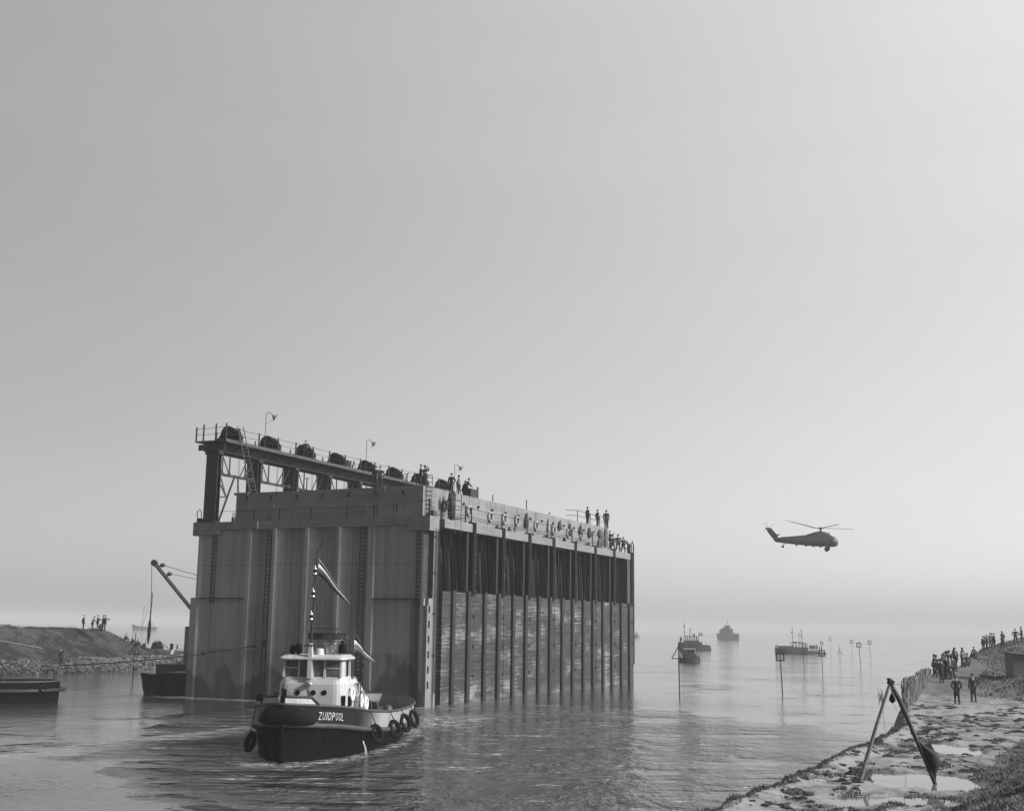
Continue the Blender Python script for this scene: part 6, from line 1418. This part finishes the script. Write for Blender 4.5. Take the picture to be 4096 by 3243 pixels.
pc(onTopV(2425, 1.75, 2110), 1.75, ZU - .02, 10, 'stand', 'short', 'hair', 'rightmost of the three people standing on the wall end', 2.0)
pc(41.75, 1.3, ZU - 2.0 + .0, 110, 'climb', 'short', 'hair', 'person climbing the rungs at the far end of the wall', 1.8)
for px, lab, h in ((2451, 'left of the three people with hands on hips at the far ledge', 1.72), (2472, 'tallest of the three people with hands on hips at the far ledge', 1.95), (2493, 'right of the three people with hands on hips at the far ledge', 1.78)):
    pc(onTopV(px, 1.0, 2200), 1.0, ZT, 15, 'akimbo', 'shirt' if h > 1.9 else 'grey', 'hair', lab, h)
q = MB(); q.cyl((44.95, .3, ZT), (44.95, .3, ZT + .7), .16, seg=8); q.cyl((44.95, .3, ZT + .7), (44.95, .3, ZT + 1.0), .22, .18, seg=8); ctop('signal_lamp', q, M['steel'], 'dark round lamp standing at the far corner of the ledge', 'lamp')
# on the right bank
GR = 'spectators on the right shore'
gz = lambda x, y: bankh(x, y)
pg(3818, 80, gz, 10, 'pocket', 'dlong', 'hat', 'person in a long black coat walking away, left of two on the mud', GR, 1.82)
pg(3884, 81, gz, 5, 'onehip', 'dlong', 'hat', 'person with one hand on the hip, right of two on the mud', GR, 1.8)
crowd = [(3762, 91, 'first in the crowd beside the brushwood fence'), (3757, 93, 'crowd member nearest the water edge, in a hat'), (3770, 95, 'second row figure in a flat cap behind the front of the crowd'), (3777, 93, 'bareheaded figure in the front part of the crowd'), (3783, 98, 'figure in the heart of the crowd, in a hat'), (3789, 96, 'crowd figure in a flat cap, right of the front pair'), (3796, 101, 'bareheaded figure in the upper crowd'), (3802, 99, 'crowd figure in a hat, right of centre'), (3809, 104, 'flat capped figure at the upper right of the crowd'), (3816, 106, 'tall figure at the right end of the dense crowd'),
         (3834, 110, 'left of a pair standing right of the dense crowd'), (3845, 112, 'right of a pair standing right of the dense crowd'), (3875, 113, 'single figure half sunk behind the grassy rise'), (3902, 124, 'low figure crouching on the grassy rise'), (3914, 128, 'figure in a broad cap sitting on the rise'),
         (3932, 143, 'slim figure at the left of the hilltop group'), (3948, 144, 'hilltop figure holding up binoculars'), (3956, 145, 'broad hilltop figure in a flat cap'), (3968, 144, 'hilltop figure in a hat at the right of the group'), (3974, 146, 'heavy figure in a long coat in the hilltop group'), (4010, 142, 'hilltop figure in a long coat, left of the walking pair'), (4028, 143, 'hilltop figure striding, right of the walking pair'), (4070, 138, 'figure at the top of the slope near the right edge'), (4088, 138, 'figure cut by the right edge of the view'),
         (3766, 97, 'crowd figure in a cap, close behind the front pair'), (3774, 100, 'crowd figure in the second row, bareheaded and dark'), (3781, 103, 'crowd figure half hidden in the middle rows'), (3792, 105, 'crowd figure turned to the water in the upper rows'), (3786, 108, 'hindmost crowd figure on the left of the dense part'), (3799, 108, 'hindmost crowd figure in the centre of the dense part'), (3806, 95, 'crowd figure at the lower right, nearest the path'), (3820, 109, 'bareheaded crowd figure just behind the tall one'),
         (3718, 97, 'head and shoulders just above the far end of the fence'), (3726, 99, 'second head above the far end of the fence'), (3738, 99, 'third head above the fence, nearest the crowd')]
kds = ['stand', 'pocket', 'back', 'stand', 'akimbo', 'pocket']; cts = ['dlong', 'short', 'grey', 'long', 'dlong', 'shirt', 'short']; hds = ['hat', 'cap', 'hair']
for i, (px, y, lab) in enumerate(crowd):
    kd = kds[i % 6]; 
    if 'binocular' in lab: kd = 'look'
    if 'striding' in lab: kd = 'walk'
    if 'sitting' in lab or 'crouching' in lab: kd = 'sit'
    hd = 'hat' if 'hat' in lab and 'that' not in lab else ('cap' if 'cap' in lab else 'hair')
    ct = 'dlong' if 'long coat' in lab else cts[i % 7]
    P_ = dep(px, 2600, y); P_.x += .25 * math.sin(i * 7.1); y += .5 * math.sin(i * 3.7); z = bankh(P_.x, y) - (.6 if 'half sunk' in lab else 0) - (.25 if 'above the' in lab and 'fence' in lab else 0)
    person(Vector((P_.x, y, z)), (-20, -40, 10, -60, -10)[i % 5], kd, ct, hd, lab, GR, 1.74 + .10 * math.sin(i * 2.3))
